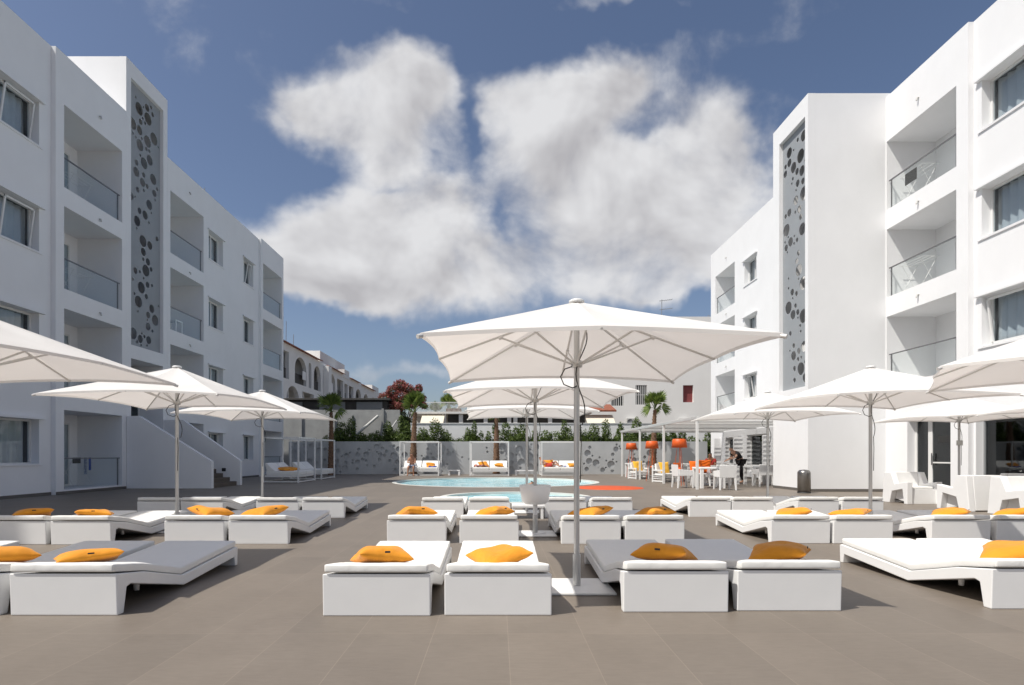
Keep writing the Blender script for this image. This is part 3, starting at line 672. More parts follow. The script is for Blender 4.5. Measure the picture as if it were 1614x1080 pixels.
# ------------------------------------------------------------------ parasols
def make_umbrella():
    t = thing('parasol', '', 'parasol')
    W = 1.245; AP = 2.58
    b_ = MB(); b_.box(-.3, .3, -.3, .3, .004, .022); b_.build('base_plate', 'base', t, bevel=.003)
    s_ = MB(); s_.tube([(0, 0, .02), (0, 0, .30)], .036, 16); s_.build('base_sleeve', 'pole', t)
    p = MB(); p.tube([(0, 0, .02), (0, 0, 2.57)], .026, 16); p.build('pole', 'pole', t)
    # canopy: 8 panels between ribs
    n = 14; cm = MB()
    def rim(a):   # a in 0..8, even = corners
        k = int(math.floor(a)) % 8; q = a - math.floor(a)
        P = []
        for kk in (k, (k + 1) % 8):
            an = math.pi / 4 + kk * math.pi / 4
            c, s2 = math.cos(an), math.sin(an); m_ = max(abs(c), abs(s2))
            z = 2.035 if kk % 2 == 0 else 2.085
            P.append(Vector((c / m_ * W, s2 / m_ * W, z)))
        v = P[0].lerp(P[1], q); sag = 4 * q * (1 - q)
        v.x *= 1 - .022 * sag; v.y *= 1 - .022 * sag; v.z += .012 * sag
        return v, sag
    na = 48; rings = []; apex = Vector((0, 0, AP))
    for i in range(n + 1):
        r_ = i / n; row = []
        for j in range(na):
            v, sag = rim(j * 8 / na); p_ = apex.lerp(v, max(r_, .03)); p_.z -= .030 * sag * math.sin(math.pi * min(1, r_ * 1.05)) + .0035 * math.sin(j * 8 / na * 9.4 + r_ * 3) * r_ * (1 - r_) * 4
            row.append(p_)
        rings.append(row)
    vs = [q for r_ in rings for q in r_]
    # hem: fold down 25 mm
    vs += [Vector((q.x, q.y, q.z - .028)) for q in rings[-1]]
    fs = [(i * na + j, i * na + (j + 1) % na, (i + 1) * na + (j + 1) % na, (i + 1) * na + j) for i in range(n + 1) for j in range(na)]
    cm.add(vs, fs, True); c = cm.build('canopy', 'canopy', t, recalc=False)
    es = c.modifiers.new('es', 'EDGE_SPLIT'); es.split_angle = R(12)
    cap = MB(); cap.lathe([(0, AP + .022), (.05, AP + .02), (.07, AP + .008), (.07, AP - .008), (0, AP - .01)], 20); cap.build('cap', 'base', t)
    hz = 2.02; hub = MB(); hub.lathe([(0, hz - .03), (.05, hz - .03), (.055, hz + .02), (.04, hz + .03), (0, hz + .03)], 16); hub.lathe([(0, 2.47), (.05, 2.47), (.05, 2.53), (0, 2.54)], 16); hub.build('runner', 'pole', t)
    for k in range(8):
        v, _ = rim(k); rb = MB(); a_ = Vector((0, 0, AP - .06)); e = v.copy(); e.z -= .022
        d_ = (e - a_); mid = a_ + d_ * .5; mid.z += 0; rb.tube([a_, e - d_ * .0], .0105, 6); 
        if k % 2 == 0: rb.tube([e - d_ * .01, e + d_ * .012], .016, 8)
        ro = rb.build('rib', 'rib', t)
        h = a_ + d_ * (.42 if k % 2 == 0 else .55); h.z -= .012
        st_ = MB(); st_.tube([Vector((0, 0, hz)) + Vector((d_.x, d_.y, 0)).normalized() * .045, h], .0095, 6); st_.tube([h - d_ * .015, h + d_ * .015], .018, 6); st_.build('strut', 'rib', ro)
    cb = MB(); pts = []
    for i in range(22):
        a_ = i / 21; pts.append((.035 + .055 * math.sin(a_ * 9.0) * (1 - a_ * .3), -.02 - .03 * math.sin(a_ * 5), 2.42 - a_ * .95))
    cb.tube(pts, .0055, 5)
    cb.tube([(-.03, -.01, 2.0), (-.11, -.03, 1.97), (-.15, -.04, 1.90), (-.12, -.04, 1.83), (-.04, -.03, 1.80), (.0, -.03, 1.82)], .0055, 5)
    cb.tube([(.03, -.03, 1.47), (.035, -.03, 1.3), (.028, -.03, .95)], .005, 5); cb.build('cable', 'cable', t)
    return t
um = make_umbrella()
UMB = [(.71, 5.155, 0, 'large white square parasol, nearest in the centre, with grey pole on plate'),
       (.56, 8.6, 0, 'white parasol directly behind the big central one, pole above the round bowl'),
       (.6, 11.9, 2, 'farthest small looking white parasol of the central line'),
       (-5.02, 5.45, 0, 'white parasol cut off by the left picture edge, pole out of view'),
       (-5.06, 9.0, 0, 'white parasol over the second row left, in front of the stair'),
       (-5.1, 12.35, 0, 'white parasol beside the left canopied daybed, third on the left'),
       (5.87, 9.0, 0, 'white parasol over the second row right, in front of the tower side wall'),
       (5.95, 12.6, 0, 'white parasol next to the pergola, farthest of the right line'),
       (5.89, 5.68, -35, 'turned white parasol cut off by the right picture edge'),
       (10.9, 13.5, 0, 'white parasol by the glass door behind the plastic armchairs'),
       (11.2, 10.6, 0, 'white parasol tip at right edge above the plastic armchairs')]
for i, (x, y, rz, lb) in enumerate(UMB):
    if i == 0: um.location = (x, y, 0); um['label'] = lb; um['group'] = 'white square parasols'
    else: dup(um, (x, y, 0), R(rz), lb, 'white square parasols')
b_ = MB(); b_.box(-.09, .05, -.05, -.03, 1.42, 1.54); q = b_.build('pole_sign', 'grey'); q.location = (10.9, 13.5, 0); tag(q, 'small grey plate on the parasol pole by the glass door', 'sign')
# bowl table round the second central pole
bt = thing('bowl_table', 'white round bowl shaped table fixed on the second central parasol pole', 'table', (.56, 8.6, 0))
b_ = MB(); b_.lathe([(.03, .46), (.15, .46), (.20, .50), (.24, .74), (.225, .745), (.215, .70), (.04, .68)], 32); b_.build('bowl', 'plastic', bt)
b_ = MB(); b_.lathe([(.028, .0), (.034, .0), (.034, .46), (.028, .46)], 16); b_.lathe([(.03, .03), (.16, .03), (.16, .022), (.03, .022)], 24); b_.build('stem', 'plastic', bt)
# low table between the central third row loungers
lt = thing('low_table', 'low white side table between the central third row loungers', 'table', (.56, 10.9, 0))
b_ = MB(); b_.box(-.3, .3, -.25, .25, .21, .26); b_.build('table_top', 'plastic', lt, bevel=.008)
for sx in (-1, 1):
    b_ = MB(); b_.box(sx * .29, sx * .24, -.24, .24, 0, .21); b_.build('leg', 'plastic', lt, bevel=.006)

# ------------------------------------------------------------------ faceted plastic armchairs
def make_armchair():
    t = thing('armchair', '', 'armchair')
    for sx in (-1, 1):
        a = MB()
        prof = [(0.0, 0), (.0, .54), (.42, .48), (.55, .76), (.78, .76), (.86, 0), (.60, 0), (.52, .29), (.16, .36), (.10, 0)]
        a.prism(prof, sx * .44, sx * .30, 'x'); a.build('side', 'plastic', t, bevel=.012)
    s_ = MB(); s_.prism([(.03, 0), (.05, .36), (.62, .31), (.60, .1), (.12, .02)], -.298, .298, 'x'); s_.build('seat', 'plastic', t, bevel=.01)
    s_ = MB(); s_.prism([(.56, .28), (.60, .765), (.79, .765), (.855, .02), (.80, .02), (.68, .28)], -.299, .299, 'x'); s_.build('backrest', 'plastic', t, bevel=.012)
    c = MB(); c.box(-.28, .28, .08, .58, .362, .42); c.build('cushion', 'mattress', t, bevel=.02)
    return t
ac = make_armchair()
ACS = [((10.35, 13.85), 2, 'white faceted armchair facing the camera, leftmost near the glass door'), ((10.32, 12.88), 182, 'white faceted armchair showing its solid back, middle of the group'),
       ((10.47, 10.85), 0, 'white faceted armchair at the right picture edge, nearest the loungers'), ((11.45, 13.2), -90, 'white faceted armchair half hidden behind the one showing its back')]
for i, ((x, y), a, lb) in enumerate(ACS):
    if i == 0: ac.location = (x, y, 0); ac.rotation_euler.z = R(a); ac['label'] = lb; ac['group'] = 'white plastic armchairs'
    else: dup(ac, (x, y, 0), R(a), lb, 'white plastic armchairs')

# bin
bn = thing('litter_bin', 'round brushed steel litter bin beside the right tower corner', 'bin', (9.62, 17.95, 0))
b_ = MB(); b_.lathe([(.0, .03), (.19, .03), (.19, .62), (.185, .66), (.14, .72), (0, .74)], 28); b_.build('body', 'steel', bn)
b_ = MB(); b_.lathe([(.195, 0), (.195, .035), (.0, .035)], 28); b_.build('base_ring', 'black', bn)

# ------------------------------------------------------------------ canopied daybeds
def make_daybed():
    t = thing('daybed', '', 'daybed'); w, dp, h = 1.1, 1.5, 1.98
    for (x, y) in ((-w, 0), (w, 0), (-w, dp), (w, dp)):
        b_ = MB(); b_.box(x - .03, x + .03, y - .03, y + .03, .0, h - .06); b_.build('post', 'base', t)
    f = MB()
    for z in (.02, h - .06):
        f = MB()
        for y in (0, dp): f.box(-w - .03, w + .03, y - .029, y + .029, z, z + .055) if z > 1 else f.box(-w + .031, w - .031, y - .029, y + .029, z, z + .05)
        for x in (-w, w): f.box(x - .028, x + .028, .03, dp - .03, z + .001, z + .052)
        f.build('canopy_frame' if z > 1 else 'base_frame', 'base', t)
    f = MB(); f.box(-w + .04, w - .04, .04, dp - .04, .24, .32); f.build('bed_base', 'base', t, bevel=.006)
    for sx in (-1, 1):
        m_ = MB(); m_.box(sx * .01, sx * (w - .05), .03, dp - .1, .322, .49); m_.build('mattress', 'mattress', t, bevel=.03)
        b_ = MB(); b_.prism([(dp - .5, .492), (dp - .1, .86), (dp - .02, .82), (dp - .12, .492)], sx * .02, sx * (w - .06), 'x'); b_.build('backrest', 'mattress', t, bevel=.03)
    return t
db = make_daybed()
for i, (x, y, a, lb) in enumerate([(-4.5, 32.6, 0, 'white framed daybed with seated man, left of the pool'), (-.5, 32.6, 0, 'white framed daybed in the middle behind the pool'),
                                   (3.6, 32.6, 0, 'white framed daybed with reclining person, right behind the pool'), (-8.55, 25.55, 90, 'white framed daybed in shade nearest the left wing'),
                                   (-8.6, 28.9, 90, 'white framed daybed in shade, farther one along the left wing')]):
    if i == 0: db.location = (x, y, 0); db['label'] = lb; db['group'] = 'canopied daybeds'
    else: dup(db, (x, y, 0), R(a), lb, 'canopied daybeds')
for (x, y, z, rz, tx, lb) in [(-3.9, 33.1, .52, 10, 25, 'orange pillow beside the seated man on the left daybed'), (.05, 33.3, .53, 5, 12, 'orange pillow on right half of the middle daybed'),
                              (-.85, 33.35, .56, 30, 35, 'orange pillow by the towel on the middle daybed'), (4.35, 33.3, .53, 8, 15, 'orange pillow at right of the reclining person'),
                              (2.95, 33.55, .62, 0, 60, 'orange pillow propped behind the reclining person'), (-9.4, 25.2, .5, 60, 10, 'nearer orange pillow on the shaded left daybed'),
                              (-9.4, 25.95, .5, 80, 8, 'farther orange pillow on the shaded left daybed')]:
    place_pillow(x, y, z, R(rz), lb, 'orange pillows on the daybeds', (R(tx), 0), 1.25)
def cloth(name, m, w, dp, loc, rz, lb, cat, seed=1, amp=.05, drop=0):
    rd = random.Random(seed); n = 12; mb = MB(); vs = []
    a = [rd.uniform(3, 9) for _ in range(6)]
    for i in range(n + 1):
        for j in range(n + 1):
            x = (i / n - .5) * w; y = (j / n - .5) * dp
            z = amp * (1.0 + math.sin(a[0] * x / w + a[1]) * math.cos(a[2] * y / dp + a[3]) + .5 * math.sin(a[4] * (x + y) / w * 2))
            if drop and j / n < .4: z -= (.4 - j / n) * drop; y = (.4 - .5) * dp - (.4 - j / n) * .05
            vs.append((x, y, max(z, -5) + .01))
    mb.add(vs, [(i * (n + 1) + j, (i + 1) * (n + 1) + j, (i + 1) * (n + 1) + j + 1, i * (n + 1) + j + 1) for i in range(n) for j in range(n)], True)
    o = mb.build(name, m, recalc=False); o.location = loc; o.rotation_euler.z = R(rz); s2 = o.modifiers.new('t', 'SOLIDIFY'); s2.thickness = .012
    return tag(o, lb, cat)
cloth('towel', 'blue', .45, .5, (-3.75, 32.72, .5), 0, 'blue towel hanging over front edge of the left daybed', 'towel', 2, .03, .5)
cloth('towel', 'beach', .7, .6, (-1.0, 33.1, .5), 20, 'multicoloured towel heap on the middle daybed', 'towel', 5, .06)
cloth('towel', 'blue', .4, .35, (3.75, 33.0, .5), 10, 'dark blue towel beside the reclining person', 'towel', 8, .04)
# low white tables between the daybeds
def make_low(w):
    t = thing('low_table', '', 'table'); b_ = MB(); b_.box(-w / 2, w / 2, -.2, .2, .25, .31); b_.build('table_top', 'plastic', t, bevel=.01)
    for sx in (-1, 1): b_ = MB(); b_.box(sx * w / 2, sx * (w / 2 - .1), -.19, .19, 0, .249); b_.build('leg', 'plastic', t, bevel=.01)
    return t
t = make_low(.68); t.location = (-2.55, 33.3, 0); t['label'] = 'small white low table between left and middle daybeds'
t = make_low(1.2); t.location = (1.6, 33.0, 0); t['label'] = 'wider white low table between middle and right daybeds'
for (x, y, lb) in ((1.3, 24.6, 'dark swimmer lying at the water surface in the pool'),):
    pass
# ------------------------------------------------------------------ pergola
PG = thing('pergola', 'white slatted pergola on thin posts shading the dining terrace', 'pergola', (6.9, 19.8, 0)); po = (6.9, 19.8, 0)
for y in (19.8, 23.8, 27.8, 31.8):
    b_ = MB(); b_.box(6.865, 6.945, y - .04, y + .04, .0, 2.44); b_.build('post', 'base', PG, po)
b_ = MB(); b_.box(6.85, 6.96, 19.7, 31.95, 2.441, 2.517); b_.build('front_beam', 'base', PG, po)
for y in (21.0, 23.8, 27.8, 31.85): b_ = MB(); b_.box(6.971, 12.58, y - .018, y + .018, 2.44, 2.518); b_.build('cross_beam', 'base', PG, po)
pass
b_ = MB(); y = 19.7
while y < 32.0:
    b_.box(6.80, 12.57 if y > 20.95 else 8.55, y, y + .029, 2.520, 2.538); y += .064
b_.build('slats', 'base', PG, po)

# floor lamps
def make_lamp():
    t = thing('floor_lamp', '', 'floor lamp')
    s_ = MB(); s_.lathe([(.225, 1.82), (.255, 1.80), (.30, 1.48), (.285, 1.48), (.24, 1.79), (0, 1.80)], 28); s_.build('shade', 'lampo', t)
    for k in range(3):
        a = k * 2.094 + .5; l = MB(); l.tube([(.05 * math.cos(a), .05 * math.sin(a), 1.78), (.26 * math.cos(a), .26 * math.sin(a), 0.0)], .011, 6); l.build('leg', 'lampo', t)
    b_ = MB(); b_.lathe([(0, .62), (.09, .62), (.09, .66), (.02, .70), (0, .7)], 16); b_.tube([(0, 0, .66), (0, 0, 1.5)], .008, 6); b_.build('stem', 'lampo', t); return t
lp = make_lamp()
for i, (x, y, s_, lb) in enumerate([(7.08, 22.3, 1, 'orange tripod floor lamp nearest the camera under the pergola'), (6.98, 25.9, 1, 'middle orange tripod floor lamp in front of the palm trunk'), (7.05, 30.2, .95, 'farthest orange tripod floor lamp under the pergola')]):
    o = lp if i == 0 else dup(lp, (0, 0, 0), 0, lb)
    o.location = (x, y, 0); o['label'] = lb; o['group'] = 'orange floor lamps'

# slatted lounge armchair with cushions
def make_lounge(cush):
    t = thing('lounge_chair', '', 'armchair')
    for sx in (-1, 1):
        f = MB(); X0, X1 = sx * .38, sx * .32
        f.box(X0, X1, 0, .07, 0, .55); f.box(X0, X1, .68, .75, 0, .74); f.box(X0, X1, .071, .679, .49, .55); f.box(X0, X1, .071, .679, .02, .08)
        for z in (.14, .22, .30): f.box(X0 - sx * .02, X1 + sx * .02, .071, .679, z, z + .03)
        f.build('side_frame', 'base', t, bevel=.006)
    f = MB()
    for k in range(7): f.box(-.318, .318, .69, .73, .10 + k * .09, .155 + k * .09)
    f.build('back_slats', 'base', t); f = MB(); f.box(-.318, .318, .01, .06, .2, .27); f.build('front_rail', 'base', t)
    c = MB(); c.box(-.31, .31, .02, .66, .29, .40); c.build('seat_cushion', 'mattress', t, bevel=.03)
    c = MB(); c.prism([(.50, .402), (.58, .82), (.68, .80), (.64, .402)], -.30, .30, 'x'); c.build('back_cushion', 'mattress', t, bevel=.03); return t
lc = make_lounge(0)
LCS = [((7.45, 24.7), 25, 'white slatted lounge armchair with yellow cushion, nearer one'), ((7.15, 28.2), 20, 'white slatted lounge armchair with yellow cushion, farther one'),
       ((8.5, 22.9), -155, 'white slatted lounge armchair seen from its back beside the nearest lamp'), ((8.4, 26.6), 200, 'white slatted lounge armchair facing the farther yellow cushion one')]
for i, ((x, y), a, lb) in enumerate(LCS):
    if i == 0: lc.location = (x, y, 0); lc.rotation_euler.z = R(a); lc['label'] = lb; lc['group'] = 'slatted lounge chairs'
    else: dup(lc, (x, y, 0), R(a), lb, 'slatted lounge chairs')
def cushion(x, y, z, rz, tx, m, lb, sc=1.0):
    t = pillow_thing(5, m, .25, .07, 'cushion', 'cushion'); t['label'] = lb; t.location = (x, y, z); t.rotation_euler = (R(tx), 0, R(rz)); t.scale = (sc, sc, sc)
cushion(7.28, 25.1, .62, 25, 74, 'yellow', 'yellow square cushion standing in the nearer slatted armchair', 1.12)
cushion(6.98, 28.6, .62, 20, 74, 'yellow', 'yellow square cushion standing in the farther slatted armchair', 1.12)

# dining chairs and tables
def make_chair():
    t = thing('dining_chair', '', 'chair')
    for sx in (-1, 1):
        for (y, yy) in ((.03, -.02), (.50, .54)):
            l = MB(); x = sx * .25
            l.add([(x - .035, y - .035, .44), (x + .035, y - .035, .44), (x + .035, y + .035, .44), (x - .035, y + .035, .44),
                   (x + sx * .02 - .022, yy - .022, 0), (x + sx * .02 + .022, yy - .022, 0), (x + sx * .02 + .022, yy + .022, 0), (x + sx * .02 - .022, yy + .022, 0)],
                  [(0, 1, 2, 3), (7, 6, 5, 4), (0, 4, 5, 1), (1, 5, 6, 2), (2, 6, 7, 3), (3, 7, 4, 0)]); l.build('leg', 'plastic', t, bevel=.005)
        a = MB(); a.prism([(-.01, .441), (-.01, .64), (.50, .68), (.50, .441)], sx * .295, sx * .27, 'x'); a.build('arm', 'plastic', t, bevel=.008)
    s_ = MB(); s_.box(-.268, .268, -.01, .52, .441, .48); s_.build('seat', 'plastic', t, bevel=.01)
    b_ = MB(); b_.prism([(.505, .42), (.545, .84), (.57, .84), (.54, .42)], -.29, .29, 'x'); b_.build('backrest', 'plastic', t, bevel=.01); return t
def make_table():
    t = thing('dining_table', '', 'table')
    b_ = MB(); b_.box(-.45, .45, -.45, .45, .69, .75); b_.build('table_top', 'plastic', t, bevel=.008)
    for sx in (-1, 1):
        for sy in (-1, 1): b_ = MB(); b_.box(sx * .44, sx * .33, sy * .44, sy * .33, 0, .689); b_.build('leg', 'plastic', t, bevel=.006)
    return t
dc = make_chair(); dt = make_table()
TBS = [((7.65, 20.75), 'white square dining table nearest the front pergola post'), ((9.4, 23.7), 'white dining table where the waiter is leaning'), ((10.4, 22.75), 'white dining table between waiter and right tower'), ((11.45, 22.75), 'white dining table in striped shade against the right tower side'),
       ((9.0, 26.2), 'white dining table deep under the pergola behind the lamp'), ((11.2, 25.4), 'white dining table by the restaurant window'), ((7.3, 30.4), 'white dining table at the far end of the pergola')]
for i, ((x, y), lb) in enumerate(TBS):
    o = dt if i == 0 else dup(dt, (0, 0, 0), 0, lb)
    o.location = (x, y, 0); o['label'] = lb; o['group'] = 'white dining tables'
CHS = [((7.78, 19.35), 180, 'white moulded armchair with its back to the camera at the nearest dining table'), ((7.0, 20.9), 90 + 5, 'white moulded armchair left of the nearest dining table by the post'),
       ((7.85, 21.9), 0, 'white moulded armchair behind nearest dining table holding orange cushions'), ((9.35, 24.95), 0, 'white moulded armchair with the seated guest in red'),
       ((10.15, 21.6), 180, 'striped by shade moulded armchair right of the waiter'), ((11.3, 21.55), 180, 'moulded armchair in striped shade beside the right tower'),
       ((10.3, 24.9), 10, 'moulded armchair behind the waiter near the restaurant door'), ((11.9, 23.6), -60, 'moulded armchair against the restaurant window wall')]
for i, ((x, y), a, lb) in enumerate(CHS):
    # chair origin is the front edge of its seat
    o = dc if i == 0 else dup(dc, (0, 0, 0), 0, lb)
    o.location = (x, y, 0) if a != 180 else (x, y + .5, 0); o.rotation_euler.z = R(a); o['label'] = lb; o['group'] = 'white moulded dining chairs'
cushion(7.65, 22.15, .72, 0, 78, 'orange', 'orange cushion on the chair behind the nearest dining table', 1.05)
cushion(8.05, 22.35, .74, -12, 76, 'orange', 'second orange cushion leaning behind the first at the nearest table', 1.15)
cushion(8.45, 27.0, .62, 30, 74, 'orange', 'orange cushion between the two lounge chairs by the palm', .9)

# ------------------------------------------------------------------ people
def skin_mesh(name, m, parent, joints, edges, rad, root=0, sub=2):
    me = bpy.data.meshes.new(name); me.from_pydata(joints, edges, []); me.materials.append(M[m])
    o = bpy.data.objects.new(name, me); COL.objects.link(o); o.parent = parent
    sk = o.modifiers.new('skin', 'SKIN'); sk.use_smooth_shade = True
    lay = me.skin_vertices if me.skin_vertices else None
    if not me.skin_vertices:
        import bmesh
        b = bmesh.new(); b.from_mesh(me); b.verts.layers.skin.verify(); b.to_mesh(me); b.free()
    for i, r_ in enumerate(rad):
        rr = r_ if isinstance(r_, tuple) else (r_, r_)
        me.skin_vertices[0].data[i].radius = rr
        me.skin_vertices[0].data[i].use_root = (i == root)
    s_ = o.modifiers.new('sub', 'SUBSURF'); s_.levels = sub; s_.render_levels = sub
    dg = bpy.context.evaluated_depsgraph_get(); dg.update()
    me2 = bpy.data.meshes.new_from_object(o.evaluated_get(dg)); o.modifiers.clear(); o.data = me2; me2.name = name
    if not me2.materials: me2.materials.append(M[m])
    for p in me2.polygons: p.use_smooth = True
    return o
def person(label, loc, rz, P, cloth_top=None, cloth_leg=None, short=True, skin='skin', hair=True):
    """P: dict of joint positions (local, facing -Y)."""
    t = thing('person', label, 'person', loc, R(rz))
    n = ['pelvis', 'belly', 'chest', 'neck', 'head0', 'head1', 'shL', 'elL', 'wrL', 'haL', 'shR', 'elR', 'wrR', 'haR', 'hipL', 'knL', 'anL', 'toL', 'hipR', 'knR', 'anR', 'toR']
    rad = dict(pelvis=(.15, .11), belly=(.135, .10), chest=(.16, .11), neck=.058, head0=.082, head1=.078, shL=.06, shR=.06, elL=.043, elR=.043, wrL=.029, wrR=.029, haL=.03, haR=.03,
               hipL=.09, hipR=.09, knL=.058, knR=.058, anL=.036, anR=.036, toL=.032, toR=.032)
    J = [Vector(P[k]) for k in n]; ix = {k: i for i, k in enumerate(n)}
    E = [('pelvis', 'belly'), ('belly', 'chest'), ('chest', 'neck'), ('neck', 'head0'), ('head0', 'head1'), ('chest', 'shL'), ('shL', 'elL'), ('elL', 'wrL'), ('wrL', 'haL'), ('chest', 'shR'), ('shR', 'elR'), ('elR', 'wrR'), ('wrR', 'haR'),
         ('pelvis', 'hipL'), ('hipL', 'knL'), ('knL', 'anL'), ('anL', 'toL'), ('pelvis', 'hipR'), ('hipR', 'knR'), ('knR', 'anR'), ('anR', 'toR')]
    J = [tuple(j) for j in J]; ed = [(ix[a], ix[b_]) for a, b_ in E]; rr = [rad[k] for k in n]
    # fingers and thumb as short chains rooted in each hand
    for s_ in ('L', 'R'):
        w = Vector(P['wr' + s_]); h = Vector(P['ha' + s_]); d = (h - w).normalized(); side = d.cross(Vector((0, 0, 1)))
        side = side.normalized() if side.length > .1 else Vector((1, 0, 0))
        for k, (off, ln) in enumerate(((-.030, .060), (-.010, .072), (.010, .068), (.028, .052), (-.05, .035))):
            base = len(J); a = h + side * off * (1 if k < 4 else 1) + d * (.02 if k < 4 else -.01)
            J += [tuple(a), tuple(a + d * ln + Vector((0, 0, -.02)))]; rr += [.009, .008]; ed += [(ix['ha' + s_], base), (base, base + 1)]
    skin_mesh('body', skin, t, J, ed, rr)
    def sub(name, m, keys, edges, grow, over={}):
        ii = {k: i for i, k in enumerate(keys)}
        r2 = []
        for k in keys:
            r_ = over.get(k, rad.get(k, .06)); r2.append(tuple(q + grow for q in r_) if isinstance(r_, tuple) else r_ + grow)
        skin_mesh(name, m, t, [tuple(P[k]) for k in keys], [(ii[a], ii[b_]) for a, b_ in edges], r2)
    mid = lambda a, b_, q: tuple(Vector(P[a]).lerp(Vector(P[b_]), q))
    P = dict(P); P['thL'] = mid('hipL', 'knL', .75); P['thR'] = mid('hipR', 'knR', .75); P['uaL'] = mid('shL', 'elL', .6); P['uaR'] = mid('shR', 'elR', .6)
    P['shnL'] = mid('knL', 'anL', .9); P['shnR'] = mid('knR', 'anR', .9)
    if cloth_leg:
        if short: sub('shorts', cloth_leg, ['pelvis', 'hipL', 'thL', 'hipR', 'thR'], [('pelvis', 'hipL'), ('hipL', 'thL'), ('pelvis', 'hipR'), ('hipR', 'thR')], .018, {'thL': .08, 'thR': .08})
        else: sub('trousers', cloth_leg, ['pelvis', 'hipL', 'knL', 'shnL', 'hipR', 'knR', 'shnR'], [('pelvis', 'hipL'), ('hipL', 'knL'), ('knL', 'shnL'), ('pelvis', 'hipR'), ('hipR', 'knR'), ('knR', 'shnR')], .018, {'shnL': .045, 'shnR': .045})
    if cloth_top: sub('shirt', cloth_top, ['pelvis', 'belly', 'chest', 'shL', 'uaL', 'shR', 'uaR'], [('pelvis', 'belly'), ('belly', 'chest'), ('chest', 'shL'), ('shL', 'uaL'), ('chest', 'shR'), ('shR', 'uaR')], .016, {'uaL': .052, 'uaR': .052})
    if hair:
        h0, h1 = Vector(P['head0']), Vector(P['head1']); up = (h1 - h0).normalized(); bk = Vector(P.get('back', (0, 1, 0)))
        skin_mesh('hair', 'hair', t, [tuple(h0 + bk * .035 + up * .02), tuple(h1 + bk * .022 + up * .025)], [(0, 1)], [.078, .083])
        f = MB(); fr = -bk; sd = up.cross(fr).normalized(); c = h0 + up * .045 + fr * .078
        f.tube([c - up * .02, c - up * .02 + fr * .022, c + up * .02], [.012, .012, .006], 6); f.build('nose', skin, t)
        e = MB()
        for q in (-1, 1): e.tube([c + sd * q * .03 + up * .02 - fr * .012, c + sd * q * .03 + up * .02 - fr * .002], .009, 6)
        e.build('eyes', 'black', t)
    return t
SEAT = dict(pelvis=(0, 0, .12), belly=(0, .0, .28), chest=(0, -.06, .50), neck=(0, -.09, .66), head0=(0, -.13, .74), head1=(0, -.15, .84),
            shL=(.18, -.06, .56), elL=(.22, -.16, .33), wrL=(.10, -.36, .30), haL=(.05, -.42, .32), shR=(-.18, -.06, .56), elR=(-.22, -.18, .34), wrR=(-.10, -.36, .33), haR=(-.04, -.42, .35),
            hipL=(.10, -.03, .10), knL=(.15, -.45, .10), anL=(.15, -.42, -.34), toL=(.17, -.56, -.40), hipR=(-.10, -.03, .10), knR=(-.15, -.45, .10), anR=(-.17, -.46, -.34), toR=(-.19, -.60, -.40))
def shift(P, dz=0, **kw): Q = {k: (v[0], v[1], v[2] + dz) for k, v in P.items()}; Q.update(kw); return Q
person('tanned man in patterned shorts sitting on the left daybed edge', (-4.95, 32.85, .42), 0, SEAT, None, 'shorts')
LIE = dict(pelvis=(0, 0, .12), belly=(0, .18, .16), chest=(0, .36, .26), neck=(0, .48, .38), head0=(0, .54, .46), head1=(0, .57, .55), shL=(.17, .38, .30), elL=(.30, .30, .16), wrL=(.22, .10, .18), haL=(.16, .02, .20),
           shR=(-.17, .38, .30), elR=(-.32, .34, .14), wrR=(-.22, .14, .18), haR=(-.15, .06, .2), hipL=(.09, -.04, .10), knL=(.14, -.40, .32), anL=(.14, -.62, .06), toL=(.15, -.74, .06), hipR=(-.09, -.04, .10), knR=(-.12, -.46, .18), anR=(-.14, -.84, .05), toR=(-.15, -.94, .12))
person('person reclining with bent knees on the right daybed', (2.95, 33.35, .5), 55, LIE, None, 'redcloth')
person('seated guest in a red shirt at the table under the pergola', (9.4, 25.2, .42), -35, SEAT, 'redcloth', 'blackcloth', False, 'skin')
BEND = dict(pelvis=(0, .10, .98), belly=(0, .0, 1.12), chest=(0, -.17, 1.26), neck=(0, -.30, 1.36), head0=(0, -.38, 1.41), head1=(0, -.43, 1.50), shL=(.19, -.20, 1.30), elL=(.28, -.38, 1.10), wrL=(.20, -.60, 1.02), haL=(.18, -.68, .99),
            shR=(-.19, -.20, 1.30), elR=(-.32, -.10, 1.10), wrR=(-.30, -.36, .98), haR=(-.28, -.45, .95), hipL=(.10, .10, .93), knL=(.12, .02, .50), anL=(.13, .12, .08), toL=(.14, -.04, .03), hipR=(-.10, .10, .93), knR=(-.12, .14, .50), anR=(-.13, .30, .08), toR=(-.13, .14, .03), back=(0, .8, .5))
person('waiter in black leaning over a table under the pergola', (10.25, 24.3, 0), -75, BEND, 'blackcloth', 'blackcloth', False, 'skin2')
SW = dict(pelvis=(0, 0, -.10), belly=(0, -.18, -.09), chest=(0, -.36, -.07), neck=(0, -.50, -.02), head0=(0, -.58, .03), head1=(0, -.62, .10), shL=(.18, -.38, -.08), elL=(.36, -.60, -.10), wrL=(.34, -.84, -.10), haL=(.33, -.92, -.1),
          shR=(-.18, -.38, -.08), elR=(-.38, -.30, -.02), wrR=(-.55, -.40, -.06), haR=(-.62, -.42, -.08), hipL=(.09, .06, -.12), knL=(.12, .45, -.16), anL=(.12, .85, -.14), toL=(.12, .98, -.12), hipR=(-.09, .06, -.12), knR=(-.14, .42, -.2), anR=(-.14, .8, -.2), toR=(-.14, .95, -.2))
person('dark haired swimmer lying low in the round pool', (.9, 24.6, -.07), 100, SW, 'blackcloth', 'blackcloth', True, 'skin')

